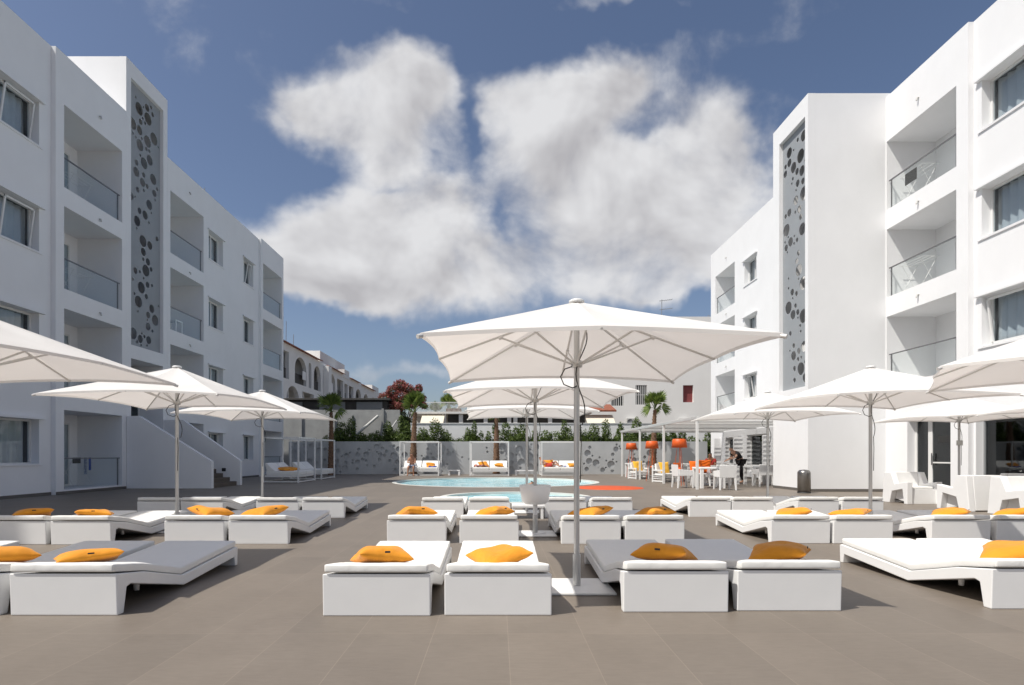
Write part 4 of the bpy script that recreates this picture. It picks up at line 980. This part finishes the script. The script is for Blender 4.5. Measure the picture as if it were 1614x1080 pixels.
# ------------------------------------------------------------------ plants
def leaves(mb, pts_fn, n, size, rd, elong=1.8):
    for _ in range(n):
        p, s_ = pts_fn(rd); a = Vector((rd.gauss(0, 1), rd.gauss(0, 1), rd.gauss(0, .8) + .3)).normalized(); b_ = a.cross(Vector((rd.gauss(0, 1), rd.gauss(0, 1), rd.gauss(0, 1)))).normalized()
        l = size * rd.uniform(.6, 1.3) * s_; w = l / elong
        mb.add([p - a * l, p + b_ * w * .6, p + a * l, p - b_ * w * .6], [(0, 1, 2, 3)])
def blob_fn(blobs, hollow=.45):
    tot = [b_[3] * b_[4] for b_ in blobs]
    def f(rd):
        b_ = rd.choices(blobs, tot)[0]
        while True:
            v = Vector((rd.gauss(0, 1), rd.gauss(0, 1), rd.gauss(0, 1))).normalized(); r_ = rd.uniform(hollow, 1) ** .6
            return Vector((b_[0] + v.x * b_[3] * r_, b_[1] + v.y * b_[3] * r_, b_[2] + v.z * b_[4] * r_)), 1
    return f
def tree(name, label, loc, blobs, n, size, m, trunk_h, tr, seed, extra=None):
    rd = random.Random(seed); t = thing(name, label, 'tree', loc)
    c = MB(); leaves(c, blob_fn(blobs), n, size, rd); c.build('crown', m, t, recalc=False)
    if extra: c = MB(); leaves(c, blob_fn(extra[0]), extra[1], size * .9, rd, 1.3); c.build('blossoms', extra[2], t, recalc=False)
    k = MB(); k.tube([(0, 0, 0), (.05, .02, trunk_h * .5), (0, 0, trunk_h)], tr, 8, r2=tr * .5)
    for b_ in blobs: k.tube([(0, 0, trunk_h * rd.uniform(.5, .9)), ((b_[0]) * .5, b_[1] * .5, (trunk_h + b_[2]) * .5), (b_[0], b_[1], b_[2])], tr * .4, 6, r2=tr * .1)
    k.build('trunk', 'bark2', t); return t
def rblobs(rd, n, cx, cy, cz, rx, rz, r0, r1):
    out = []
    for _ in range(n):
        v = Vector((rd.gauss(0, .5), rd.gauss(0, .5), rd.gauss(0, .5))); out.append((cx + v.x * rx, cy + v.y * rx * .7, cz + v.z * rz, rd.uniform(r0, r1), rd.uniform(r0, r1) * .8))
    return out
rd = random.Random(4)
gb = rblobs(rd, 9, .3, 0, 3.7, 1.1, 1.3, .5, .85) + [(.5, 0, 2.6, .8, .7), (.0, 0, 3.0, .8, .8)]
rb = [(-1.75, 0, 4.95, .5, .2), (1.35, .1, 5.2, .45, .4), (-.2, -.4, 4.6, .6, .4), (-1.1, 0, 5.3, .6, .4), (-.6, 0, 5.75, .55, .45), (-.1, 0, 6.15, .55, .45), (.45, 0, 5.9, .5, .4), (.9, .2, 5.6, .4, .45), (1.25, 0, 5.95, .3, .35), (0, 0, 5.4, .7, .5), (.8, 0, 4.9, .6, .4), (-.6, 0, 5.1, .5, .3), (1.6, 0, 4.7, .3, .25)]
tree('flowering_tree', 'tall tree with dark red blossom crown and green lower foliage behind the garden wall', (-6.9, 40.8, -.6), [(b_[0], b_[1], b_[2] + .6, b_[3], b_[4]) for b_ in gb] + [(b_[0], b_[1], b_[2] + .55, b_[3] * .8, b_[4] * .7) for b_ in rb[:9]], 13000, .085, 'green', 3.2, .16, 5,
     ([(b_[0], b_[1], b_[2] + .6, b_[3], b_[4]) for b_ in rb], 6500, 'red'))
def shrub(px, top, wpx, label, Y=36.6, seed=0, spikes=3, name='shrub', base=-.6):
    x = (px - 785) / 900 * Y; h = 1.2 + (717 - top) / 900 * Y - base; w = wpx / 900 * Y * 1.75; rd = random.Random(seed + int(px))
    t = thing(name, label, 'shrub', (x, Y, base), 0, 'shrubs behind the garden wall')
    bl = []
    for k in range(spikes):
        cx = (k + .5) / spikes * w - w / 2 + rd.uniform(-.05, .05); hh = h * rd.uniform(.68, 1.0) if k != spikes // 2 else h
        r0 = w / spikes * .62
        for q in range(5):
            z = hh * (.45 + .5 * q / 4); bl.append((cx + rd.uniform(-.16, .16), rd.uniform(-.2, .2), z - .12, max(.12, r0 * (1.7 - 1.0 * (q / 4) ** 1.2) * rd.uniform(.75, 1.2)), hh * rd.uniform(.12, .2)))
    for q in range(4): bl.append(((q / 3 - .5) * w * .85, rd.uniform(-.25, .25), h * rd.uniform(.62, .76), w * .22, h * .12))
    c = MB(); leaves(c, blob_fn(bl, .3), int(900 * w * h) + 1100, .085, rd); c.build('foliage', 'shrub', t, recalc=False)
    k = MB()
    for j in range(spikes): cx = (j + .5) / spikes * w - w / 2; k.tube([(cx * .3, 0, 0), (cx, 0, h * .4), (cx, 0, h * .85)], .025, 5, r2=.008)
    k.build('stem', 'bark2', t)
SH = [(530, 672, 22, 2), (552, 666, 30, 3), (585, 682, 18, 2), (612, 668, 32, 3), (636, 660, 28, 3), (668, 683, 16, 2), (686, 668, 34, 3), (702, 682, 12, 1), (728, 679, 18, 2), (744, 672, 22, 3), (762, 684, 16, 2), (800, 670, 28, 3),
      (826, 672, 30, 3), (852, 681, 24, 2), (884, 667, 34, 4), (914, 674, 34, 3), (945, 669, 34, 4), (975, 672, 30, 3), (1003, 666, 34, 3), (1032, 672, 24, 3), (1058, 672, 26, 3), (1082, 690, 20, 2), (1116, 684, 26, 3)]
pos = ['behind the shaded stretch of garden wall', 'below the grey concrete wall brace', 'right of the concrete wall brace', 'left of the red blossom tree foot', 'under the red blossom tree', 'right of the left palm trunk', 'between left palm and middle daybed, tallest there',
       'thin single shoot left of the middle daybed', 'low, just left of the middle daybed', 'twin tipped above the middle daybed', 'small, left of the middle palm trunk', 'right of the middle palm trunk', 'behind the two central poles at left', 'low, behind the two central poles at right',
       'above the right daybed', 'right of the big central pole', 'left of the far pergola corner', 'at the far pergola corner', 'left of the right palm trunk', 'right behind the right palm trunk', 'behind the third pergola post', 'small one beside the nearest pergola post', 'at the right end of the garden wall']
for k, (px, top, w, sp_) in enumerate(SH): shrub(px, top, w, 'dark green leafy shrub ' + pos[k], seed=k, spikes=sp_, Y=36.4 + (k % 3) * .25)

def palm(label, x, y, zc, rc, seed, tr=.15, n=26, lean=0, base=0.0, droop=.25, upright=.6, ttop=None, name='fan_palm'):
    rd = random.Random(seed); t = thing(name, label, 'palm', (x, y, base))
    H = (ttop if ttop is not None else zc - rc * .6) - base
    k = MB(); pts = []; rs = []
    m_ = 44
    for i in range(m_ + 1):
        q = i / m_; pts.append((lean * q * q, 0, H * q)); rs.append(tr * (1.2 - .7 * q) * (1 + (.14 if i % 2 else -.05)) * rd.uniform(.93, 1.07))
    k.tube(pts, rs, 10)
    # old leaf boots
    for i in range(int(H * 26)):
        z = H * rd.uniform(.03, .99); a = rd.uniform(0, 6.28); q = z / H; r0 = tr * (1.2 - .7 * q); d = Vector((math.cos(a), math.sin(a), 0)); c = Vector((lean * q * q, 0, z)) + d * r0 * .8; sd = Vector((-d.y, d.x, 0))
        k.add([c - sd * .035, c + sd * .035, c + d * .07 + Vector((0, 0, .10)) + sd * .01, c + d * .07 + Vector((0, 0, .10)) - sd * .01, c + d * .02 + Vector((0, 0, .1))], [(0, 1, 2, 3), (0, 3, 4), (1, 2, 4)])
    k.build('trunk', 'bark', t)
    c = MB(); top = Vector((lean, 0, H)); zc2 = zc - base
    for i in range(n):
        a = i * 2.4 + rd.uniform(-.2, .2); el = R(rd.uniform(42, 88) if i > n * .15 else rd.uniform(-30, 30))
        d = Vector((math.cos(a) * math.cos(el), math.sin(a) * math.cos(el), math.sin(el)))
        pl = rc * rd.uniform(.30, .55); tip = top + Vector((0, 0, (zc2 - H) * .35)) + d * pl
        sd = d.cross(Vector((0, 0, 1))); sd = sd.normalized() if sd.length > .05 else Vector((1, 0, 0)); sd = Matrix.Rotation(rd.uniform(-1.1, 1.1), 3, d) @ sd; nn = sd.cross(d).normalized()
        c.tube([top, top + Vector((0, 0, (zc2 - H) * .3)) + d * pl * .5, tip], .012, 4, cap=False)
        fl = rc * rd.uniform(.62, .95); ns = 15
        for j in range(ns):
            an = R(-66 + 132 * j / (ns - 1)) + rd.uniform(-.04, .04); dd = d * math.cos(an) + sd * math.sin(an); L_ = fl * (1 - .25 * abs(an) / 1.4); w = fl * .05
            pe = dd.cross(nn).normalized() * w
            e1 = tip + dd * L_ * .6 + nn * .02; e2 = tip + dd * L_ - Vector((0, 0, droop * .45 * L_ * rd.uniform(.3, 1.2)))
            c.add([tip, e1 + pe, e2, e1 - pe], [(0, 1, 2, 3)])
    c.build('fronds', 'palm', t, recalc=False); return t
palm('fan palm in the shade in front of the perforated wall, behind the far shaded daybed', -10.05, 34.4, 4.3, .88, 1, .17, 28, droop=.5, upright=.55)
palm('fan palm with red brown trunk behind the left daybed', -5.15, 34.65, 4.35, .95, 2, .20, 30, lean=.12)
palm('fan palm behind the middle daybed with crown hidden by parasols', -.1, 34.65, 4.05, .8, 3, .19, 28)
palm('fan palm behind the orange floor lamps with upright crown', 9.35, 34.4, 4.45, .88, 4, .18, 24, lean=.1, upright=.75)
palm('distant fan palm above the terrace railing', -4.6, 53, 6.4, 1.0, 6, .14, 26, base=-.6, ttop=5.3)
palm('distant smaller palm left of the taller one above the railing', -6.0, 55, 5.9, .9, 7, .12, 20, base=-.6, ttop=4.9)

# ------------------------------------------------------------------ background
RWALL = thing('retaining_wall', 'plain white wall behind the shrubs', 'wall', (3, 38.5, -.6)); b_ = MB(); b_.box(-5.9, 16, 38.5, 38.8, -.6, 3.3); b_.build('wall_face', 'wall', RWALL, (3, 38.5, -.6)); b_ = MB(); b_.box(-5.92, 16, 38.46, 38.84, 3.302, 3.35); b_.build('coping', 'wall', RWALL, (3, 38.5, -.6))
CW = thing('concrete_wall', 'rough grey concrete block wall with steel brace at left of the blossom tree', 'wall', (-12, 38.3, -.6)); co = (-12, 38.3, -.6)
b_ = MB(); b_.box(-19.6, -6.6, 38.3, 38.5, -.6, 4.22); b_.build('wall_face', 'concrete', CW, co)
b_ = MB()
for x in (-13.2, -11.0, -7.72, -9.8): b_.box(x - .07, x + .07, 38.2, 38.298, -.6, 4.3 if x > -9 else 3.9)
b_.build('post', 'concrete', CW, co)
b_ = MB(); b_.tube([(-8.0, 38.1, 3.8), (-10.0, 37.4, 1.9)], .09, 8); b_.tube([(-6.75, 38.1, 3.5), (-7.4, 37.6, 2.4)], .05, 8); b_.build('brace', 'grey', CW, co)
SD = thing('shed', 'long dark clad shed with overhanging roof behind the concrete wall', 'shed', (-13, 40, -.6)); so = (-13, 40, -.6)
b_ = MB(); b_.box(-19.8, -7.75, 40, 43, -.6, 4.95); b_.build('wall', 'shed', SD, so); b_ = MB(); b_.box(-20, -7.5, 39.6, 43.3, 5.0, 5.13); b_.build('roof', 'shed', SD, so, bevel=.01)
for x in (-17.5, -14.6, -11.6, -9.0): b_ = MB(); b_.box(x - .9, x + .9, 39.93, 39.99, 4.3, 4.9); b_.build('panel', 'frame_g', SD, so)

# arched holiday block on the left, beyond the hotel wing
AB = thing('arched_building', 'white apartment block with arched balconies and red tiled eaves behind the left wing', 'building', (-20, 70, 0))
def arch(y0, y1, z0, z1, rect=False):
    if rect: return [(y0, z0), (y1, z0), (y1, z1), (y0, z1)]
    c = (y0 + y1) / 2; r_ = (y1 - y0) / 2; zs = z1 - min(r_, 1.3); n = 12
    return [(y0, z0), (y1, z0)] + [(c + r_ * math.cos(math.pi * i / n), zs + (z1 - zs) * math.sin(math.pi * i / n)) for i in range(n + 1)]
ops = [arch(50.5, 54.6, 8.4, 11.0, True), arch(56.2, 59.6, 8.3, 11.05), arch(60.3, 61.2, 8.3, 11.0), arch(62.0, 64.4, 8.3, 11.0), arch(67.2, 70.2, 8.3, 10.95), arch(71.0, 73.8, 8.3, 10.7, True), arch(74.4, 76, 8.3, 10.5, True), arch(76.6, 79, 8.3, 10.5, True),
       arch(80.2, 83.4, 8.3, 10.6), arch(85, 88, 8.3, 10.4), arch(90, 93, 8.3, 10.4), arch(54.0, 57.4, 4.9, 7.9), arch(58.4, 62.0, 4.9, 7.7, True), arch(63, 65.2, 4.9, 7.7), arch(67.2, 70.2, 4.9, 7.7), arch(72, 76, 4.9, 7.7, True), arch(47.5, 50.0, 4.9, 7.9), arch(45.8, 49.3, 8.4, 11.0)]
vs, fs = curve_plate([(44, -.6), (98, -.6), (98, 11.6), (44, 11.75)], ops, .4)
m = MB(); m.add([(-20 - .2 + w, u, v) for u, v, w in vs], fs); m.build('facade_wall', 'cream', AB, (-20, 70, 0), recalc=False)
b_ = MB(); b_.box(-32, -22.2, 44, 98, -.6, 11.2); b_.box(-22.19, -20.42, 44.05, 98, 7.9, 8.15); b_.box(-22.19, -20.42, 44.05, 98, 11.2, 11.4); b_.box(-22.19, -20.42, 44, 44.3, 0, 11.5); b_.box(-22.19, -20.42, 97.7, 98, 0, 11.5)
for y in (55.5, 60.0, 66, 70.6, 74.1, 76.3, 79.6, 84.4, 89): b_.box(-22.18, -20.41, y - .1, y + .1, 0, 11.19)
b_.build('rear_block', 'cream', AB, (-20, 70, 0))
b_ = MB()
for q in ops:
    y0 = q[0][0]; y1 = q[1][0]; z0 = q[0][1]; b_ = MB(); b_.box(-20.35, -20.3, y0 - .01, y1 + .01, z0 - .1, z0 + 1.1); b_.build('balcony_screen', 'shed', AB, (-20, 70, 0))
b_ = MB()
for q in ops[:9]: y0 = q[0][0]; y1 = q[1][0]; b_.box(-22.19, -22.1, y0 + .4, y1 - .3, q[0][1], q[0][1] + 2.1)
b_.build('balcony_door', 'dark', AB, (-20, 70, 0))
b_ = MB()
for y0, y1, z in ((44, 64.2, 11.78), (66.6, 73.6, 11.62), (77, 82, 11.55), (83.5, 92, 11.5)):
    b_.add([(-19.65, y0, z - .1), (-19.65, y1, z - .1), (-21.6, y1, z + .45), (-21.6, y0, z + .45), (-19.65, y0, z - .02), (-19.65, y1, z - .02), (-21.6, y1, z + .53), (-21.6, y0, z + .53)], [(0, 3, 2, 1), (4, 5, 6, 7), (0, 1, 5, 4), (1, 2, 6, 5), (2, 3, 7, 6), (3, 0, 4, 7)])
b_.build('tiled_eaves', 'tile', AB, (-20, 70, 0))
for nm, q in (('roof_room', (-27, -21.7, 69.6, 76.5, 11.2, 13.9)), ('roof_room', (-25, -21.9, 77, 81.5, 11.2, 14.0)), ('buttress', (-19.98, -19.4, 65.4, 66.6, 0, 11.4)), ('parapet', (-21.65, -19.9, 74.0, 76.4, 11.2, 12.3)), ('roof_room', (-23, -20.5, 93, 97.9, 11.25, 12.6))): b_ = MB(); b_.box(*q); b_.build(nm, 'cream', AB, (-20, 70, 0))
tw_ = MB(); tw_.box(-19.99, -19.95, 58.3, 59.3, 8.9, 9.75); q = tw_.build('hanging_towel', 'towel'); tag(q, 'white towel hung out of the first arch of the far left block', 'towel')
tw_ = MB(); tw_.box(-19.99, -19.95, 67.8, 69.0, 8.7, 9.8); q = tw_.build('hanging_towel', 'towel'); tag(q, 'white towel hung in the arch under the roof rooms of the far block', 'towel')

# terrace house in the centre
TH = thing('terrace_house', 'low white house with roof terrace, railing and cream awnings behind the white wall', 'house', (-1, 46, -.6)); to = (-1, 46, -.6)
b_ = MB(); b_.box(-7.2, 7.5, 49.2, 54, -.6, 4.5); b_.box(-7.2, 7.5, 45.8, 54, 4.5, 4.66); b_.box(-2.6, 6.3, 48, 54, 4.661, 7.2); b_.build('wall', 'cream', TH, to)
b_ = MB()
for x in (-7.0, -4.35, -3.0, -1.0, .9, 1.4, 4.2, 7.2): b_ = MB(); b_.box(x - .16, x + .16, 46, 46.3, -.6, 4.498); b_.build('pillar', 'cream', TH, to)
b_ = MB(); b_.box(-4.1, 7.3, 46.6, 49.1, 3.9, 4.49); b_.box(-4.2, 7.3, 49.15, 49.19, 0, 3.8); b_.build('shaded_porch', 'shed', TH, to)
b_ = MB(); b_.box(-7.1, -2.7, 45.84, 45.88, 5.38, 5.44)
for i in range(45): b_.box(-7.1 + i * .1, -7.07 + i * .1, 45.85, 45.87, 4.665, 5.38)
b_.build('railing', 'base', TH, to)
for x0, x1 in ((-6.1, -4.3), (7.0, 9.2), ):
    b_ = MB(); b_.prism([(44.6, 3.62), (46.0, 4.42), (46.0, 4.36), (44.62, 3.56)], x0, x1, 'x'); b_.build('awning', 'awning', TH, to)
b_ = MB(); b_.prism([(45.3, 4.75), (48.0, 5.45), (48, 5.35), (45.32, 4.62)], 6.6, 9.4, 'x'); b_.build('tiled_canopy', 'tile', TH, to)
b_ = MB(); b_.box(-4.2, -3.0, 46.2, 46.9, 4.67, 4.95); b_.build('terrace_bench', 'bark', TH, to)

# big plain building on the right
BB = thing('far_building', 'plain pale building with small barred windows behind the shrubs on the right', 'building', (15, 50, -.6)); bo = (15, 50, -.6)
fw = [(9.9, 11.0, 5.5, 7.25), (12.05, 13.05, 5.6, 7.3), (16.2, 17.1, 5.8, 7.3), (19.3, 20.4, 5.8, 7.3)]
m = MB(); grid_plate(m, 6.45, 26, (-.6, 13.3), fw + [(a, b_, c + 3.6, d + 3.6) for a, b_, c, d in fw], lambda u, v, w: (u, 50 + w, v), 0, .3); m.build('facade_wall', 'pale', BB, bo, recalc=False)
b_ = MB(); b_.box(6.45, 26, 50.9, 60, -.6, 12.8); b_.box(6.45, 6.7, 50.302, 50.899, -.6, 13.2); b_.box(6.71, 26, 50.302, 50.899, 12.6, 12.8); b_.build('rear_block', 'cream', BB, bo)
for k, (a, b2, c, d) in enumerate(fw + [(a, b_, c + 3.6, d + 3.6) for a, b_, c, d in fw]):
    w_ = MB(); w_.box(a, b2, 50.22, 50.28, c, d); wo = w_.build('window', 'wood' if k % 4 >= 2 else 'dark', BB, bo)
    if k % 4 < 2:
        g_ = MB()
        for i in range(6): g_.box(a + .08 + i * (b2 - a - .16) / 5 - .025, a + .08 + i * (b2 - a - .16) / 5 + .025, 50.03, 50.07, c, d)
        g_.box(a, b2, 50.04, 50.06, (c + d) / 2 - .02, (c + d) / 2 + .02); g_.build('window_bars', 'frame', wo, bo)
for i in range(5): b_ = MB(); b_.box(17.0 + i * .95, 17.45 + i * .95, 49.9, 49.995, 4.45, 4.55); b_.build('vent_hood', 'frame_g', BB, bo)
for x, lb in ((11.6, 'air conditioning unit on the far building left of the right palm'), (16.2, 'air conditioning unit on the far building under the red shutter')):
    t = thing('air_conditioner', lb, 'air conditioner', (x, 49.6, 3.75)); b_ = MB(); b_.box(-.42, .42, 0, .38, 0, .62); b_.build('casing', 'grey', t, bevel=.01)
    b_ = MB(); b_.lathe([(0, 0), (.24, 0), (.25, .01)], 24); b_.v = [(a - .12, -.012 - c, b2 + .31) for a, b2, c in b_.v]; b_.build('fan_grille', 'frame_g', t)
def antenna(loc, h, label, yagi=True, s_=1):
    t = thing('antenna', label, 'antenna', loc); b_ = MB(); b_.tube([(0, 0, 0), (.05 * h * .2, 0, h)], .03 * s_, 5)
    if yagi:
        for z in (h * .62, h * .95):
            b_.tube([(-.2 * s_, 0, z), (1.0 * s_, .1, z + .15)], .022 * s_, 4)
            for k in range(6): x = -.1 + k * .2; b_.tube([(x * s_, -.25 * s_, z + x * .15), (x * s_, .25 * s_, z + x * .15)], .015 * s_, 4)
    b_.build('mast', 'frame_g', t)
antenna((14.75, 51.5, 12.8), 2.4, 'tv antenna above the big central parasol on the far building roof')
antenna((19.0, 51.5, 12.8), 1.0, 'short aerial on the far building roof beside the right wing', True, .6)
antenna((-20.8, 56, 11.9), 2.4, 'thin aerial mast on the arched block roof', False); antenna((-20.9, 58.3, 11.9), 1.6, 'second smaller aerial on the arched block roof', False)
antenna((-14.2, 27.6, 12.6), 1.5, 'small aerial on the left wing roof beyond the tower', False, .7)
# drying racks and chairs on balconies
def rack(loc, label, clothes, rz=0):
    t = thing('drying_rack', label, 'drying rack', loc, R(rz)); b_ = MB()
    for y in (-.25, -.08, .08, .25): b_.tube([(-.5, y, .95), (.5, y, .95)], .007, 4)
    for x in (-.5, .5): b_.tube([(x, -.28, .95), (x, .28, .95)], .008, 4)
    for y in (-1, 1): b_.tube([(-.4, -y * .25, .02), (-.4, y * .25, .95)], .009, 4); b_.tube([(.4, -y * .25, .02), (.4, y * .25, .95)], .009, 4)
    b_.build('frame', 'frame', t)
    for i, (x, m_, w, h) in enumerate(clothes): c = MB(); c.box(x - w / 2, x + w / 2, -.265, -.255, .95 - h, .96); q = c.build('laundry', m_); q.location = loc; q.rotation_euler.z = R(rz); tag(q, '%s cloth number %d hanging on the %s' % (m_, i + 1, label), 'laundry'); q['label'] = '%s cloth on the %s' % ({'black': 'black', 'blue': 'narrow blue', 'tag': 'short dark', 'shorts': 'long blue patterned'}[m_], label)
rack((-14.0, 18.9, .15), 'drying rack on the ground floor left balcony', [(-.28, 'tag', .35, .18), (.12, 'shorts', .14, .55), (.32, 'blue', .10, .42)], 90)
rack((-14.0, 18.9, 9.36), 'empty drying rack on the top left balcony before the tower', [], 90)
rack((-14.0, 18.9, 6.27), 'empty drying rack on the second highest left balcony before the tower', [], 90)
rack((13.2, 17.9, 6.31), 'empty drying rack on the middle right balcony', [], -90)
rack((13.2, 17.9, 9.14), 'drying rack on the top right balcony', [(0, 'black', .5, .35)], -90)
for (x, y, z, a, lb) in ((-14.2, 17.9, .141, 90, 'white moulded chair on the ground floor left balcony'), (13.4, 16.4, 6.301, -90, 'white moulded chair on the middle right balcony'), (-14.1, 24.8, 9.351, 90, 'white chair on the top balcony beyond the left tower')):
    dup(dc, (x, y, z), R(a), lb, 'chairs on the balconies')
t = dup(dt, (-14.0, 24.6, 6.265), 0, 'small white table on the second balcony beyond the left tower', 'tables on the balconies'); t.scale = (.6, .6, .95)

# ------------------------------------------------------------------ camera, light, sky
cd = bpy.data.cameras.new('camera'); cam = bpy.data.objects.new('camera', cd); COL.objects.link(cam); SC.camera = cam
cam.location = (0, 0, 1.2); cam.rotation_euler = (R(90), 0, 0)
cd.sensor_width = 36; cd.lens = 36 * 900 / 1614; cd.shift_x = 22 / 1614; cd.shift_y = 177 / 1614; cd.clip_end = 3000; cd.clip_start = .05
SUN = Vector((-.58, -.30, 1)).normalized()
ld = bpy.data.lights.new('sun', 'SUN'); ld.energy = 4.3; ld.angle = R(.53); ld.color = (1, .955, .88)
lo = bpy.data.objects.new('sun', ld); COL.objects.link(lo); lo.rotation_euler = SUN.to_track_quat('Z', 'Y').to_euler(); lo.location = (-20, -10, 40)
w = bpy.data.worlds.new('World'); SC.world = w; w.use_nodes = True; N = w.node_tree.nodes; L = w.node_tree.links; N.clear()
out = N.new('ShaderNodeOutputWorld'); bg = N.new('ShaderNodeBackground'); L.new(bg.outputs[0], out.inputs[0]); bg.inputs[1].default_value = SKY_STR
sky = N.new('ShaderNodeTexSky'); sky.sky_type = 'NISHITA'; sky.sun_disc = False; sky.sun_elevation = math.asin(SUN.z); sky.sun_rotation = math.atan2(SUN.x, SUN.y); sky.air_density = 1.0; sky.dust_density = 1.6; sky.ozone_density = 2.5
tc = N.new('ShaderNodeTexCoord'); sx = N.new('ShaderNodeSeparateXYZ'); L.new(tc.outputs['Generated'], sx.inputs[0])
def mth(op, a, b=None, c=None, clamp=False):
    n = N.new('ShaderNodeMath'); n.operation = op; n.use_clamp = clamp
    for i, v in enumerate((a, b, c)):
        if v is None: continue
        if isinstance(v, (int, float)): n.inputs[i].default_value = v
        else: L.new(v, n.inputs[i])
    return n.outputs[0]
yy = mth('MAXIMUM', sx.outputs['Y'], .06); U = mth('DIVIDE', sx.outputs['X'], yy); V = mth('DIVIDE', sx.outputs['Z'], yy)
front = mth('MULTIPLY', mth('GREATER_THAN', sx.outputs['Y'], .06), 1.0)
cx = N.new('ShaderNodeCombineXYZ'); L.new(U, cx.inputs[0]); L.new(V, cx.inputs[1]); cx.inputs[2].default_value = 3.7
def noise(sc, det, rough, dist=0, vec=None):
    n = N.new('ShaderNodeTexNoise'); n.inputs['Scale'].default_value = sc; n.inputs['Detail'].default_value = det; n.inputs['Roughness'].default_value = rough; n.inputs['Distortion'].default_value = dist; L.new(vec or cx.outputs[0], n.inputs['Vector']); return n
wn = noise(3.0, 5, .6)
wv = N.new('ShaderNodeVectorMath'); wv.operation = 'MULTIPLY_ADD'; L.new(wn.outputs['Color'], wv.inputs[0]); wv.inputs[1].default_value = (.26, .20, 0); 
sb = N.new('ShaderNodeVectorMath'); sb.operation = 'SUBTRACT'; L.new(cx.outputs[0], sb.inputs[0]); sb.inputs[1].default_value = (.13, .10, 0); L.new(sb.outputs[0], wv.inputs[2])
s2 = N.new('ShaderNodeSeparateXYZ'); L.new(wv.outputs[0], s2.inputs[0])
def blobs(lst):
    f_ = None
    for (px, py, rx, ry, k) in lst:
        u0 = (px - 785) / 900; v0 = (717 - py) / 900
        a = mth('MULTIPLY', mth('SUBTRACT', s2.outputs[0], u0), 900 / rx); b_ = mth('MULTIPLY', mth('SUBTRACT', s2.outputs[1], v0), 900 / ry)
        r2 = mth('ADD', mth('MULTIPLY', a, a), mth('MULTIPLY', b_, b_)); g_ = mth('MULTIPLY', mth('EXPONENT', mth('MULTIPLY', r2, -1.0)), k)
        f_ = g_ if f_ is None else mth('ADD', f_, g_)
    return f_
field = mth('MINIMUM', blobs(CLOUDS), 1.0)
field = mth('SUBTRACT', field, blobs(GAPS))
def fbm(off, det_=9):
    ov = N.new('ShaderNodeVectorMath'); ov.operation = 'ADD'; L.new(cx.outputs[0], ov.inputs[0]); ov.inputs[1].default_value = (off[0], off[1], 0)
    return noise(4.6, det_, .56, .2, ov.outputs[0]).outputs['Fac']
f0 = fbm((0, 0)); fa = fbm((0, 0), 4); f1 = fbm((-.025, .045), 4)
dens = mth('ADD', field, mth('MULTIPLY', mth('SUBTRACT', f0, .5), 2.0))
mr = N.new('ShaderNodeMapRange'); mr.interpolation_type = 'SMOOTHSTEP'; L.new(dens, mr.inputs['Value']); mr.inputs['From Min'].default_value = .12; mr.inputs['From Max'].default_value = .98
alpha = mth('MULTIPLY', mth('MULTIPLY', mr.outputs[0], front), .97)
# unseen broken cloud added behind the viewpoint, sun side, to brighten camera-facing fronts
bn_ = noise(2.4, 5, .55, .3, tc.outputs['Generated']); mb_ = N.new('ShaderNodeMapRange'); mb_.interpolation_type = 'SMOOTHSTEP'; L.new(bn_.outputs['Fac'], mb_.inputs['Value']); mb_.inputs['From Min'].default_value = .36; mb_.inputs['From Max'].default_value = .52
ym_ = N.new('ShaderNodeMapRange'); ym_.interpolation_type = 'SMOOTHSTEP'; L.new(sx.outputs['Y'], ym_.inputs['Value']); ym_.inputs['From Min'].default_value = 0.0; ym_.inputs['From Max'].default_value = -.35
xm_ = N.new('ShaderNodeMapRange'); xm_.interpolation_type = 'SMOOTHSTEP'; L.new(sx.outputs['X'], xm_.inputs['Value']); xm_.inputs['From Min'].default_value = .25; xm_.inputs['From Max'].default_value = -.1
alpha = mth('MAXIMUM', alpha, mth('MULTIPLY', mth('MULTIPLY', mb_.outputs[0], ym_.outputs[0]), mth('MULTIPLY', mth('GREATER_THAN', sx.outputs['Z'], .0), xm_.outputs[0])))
# relief: edges that face the sun are brighter, thick bases greyer
rel = mth('ADD', mth('MULTIPLY', mth('SUBTRACT', fa, f1), 2.6), mth('MULTIPLY', mth('SUBTRACT', f0, fa), 1.5))
thick = N.new('ShaderNodeMapRange'); L.new(dens, thick.inputs['Value']); thick.inputs['From Min'].default_value = .5; thick.inputs['From Max'].default_value = 1.6; thick.inputs['To Min'].default_value = .16; thick.inputs['To Max'].default_value = -.16
val = mth('ADD', mth('ADD', rel, thick.outputs[0]), .58, clamp=True)
cc = N.new('ShaderNodeValToRGB'); L.new(val, cc.inputs[0]); cc.color_ramp.elements[0].position = .15; cc.color_ramp.elements[0].color = (.56, .55, .57, 1); cc.color_ramp.elements[1].position = .85; cc.color_ramp.elements[1].color = (.90, .90, .915, 1)
csc = N.new('ShaderNodeVectorMath'); csc.operation = 'SCALE'; L.new(cc.outputs[0], csc.inputs[0]); csc.inputs['Scale'].default_value = CLOUD_B
# sky tint
tint = N.new('ShaderNodeVectorMath'); tint.operation = 'MULTIPLY'; L.new(sky.outputs[0], tint.inputs[0]); tint.inputs[1].default_value = SKY_TINT
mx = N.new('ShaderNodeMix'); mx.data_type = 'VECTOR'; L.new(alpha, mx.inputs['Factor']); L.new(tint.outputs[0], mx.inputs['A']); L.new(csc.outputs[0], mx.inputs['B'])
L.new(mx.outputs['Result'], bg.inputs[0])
SC.view_settings.view_transform = 'Standard'; SC.view_settings.look = 'None'; SC.view_settings.exposure = EXPO; SC.view_settings.gamma = 1
SC.cycles.max_bounces = 8; SC.cycles.transparent_max_bounces = 16; SC.cycles.use_denoising = True
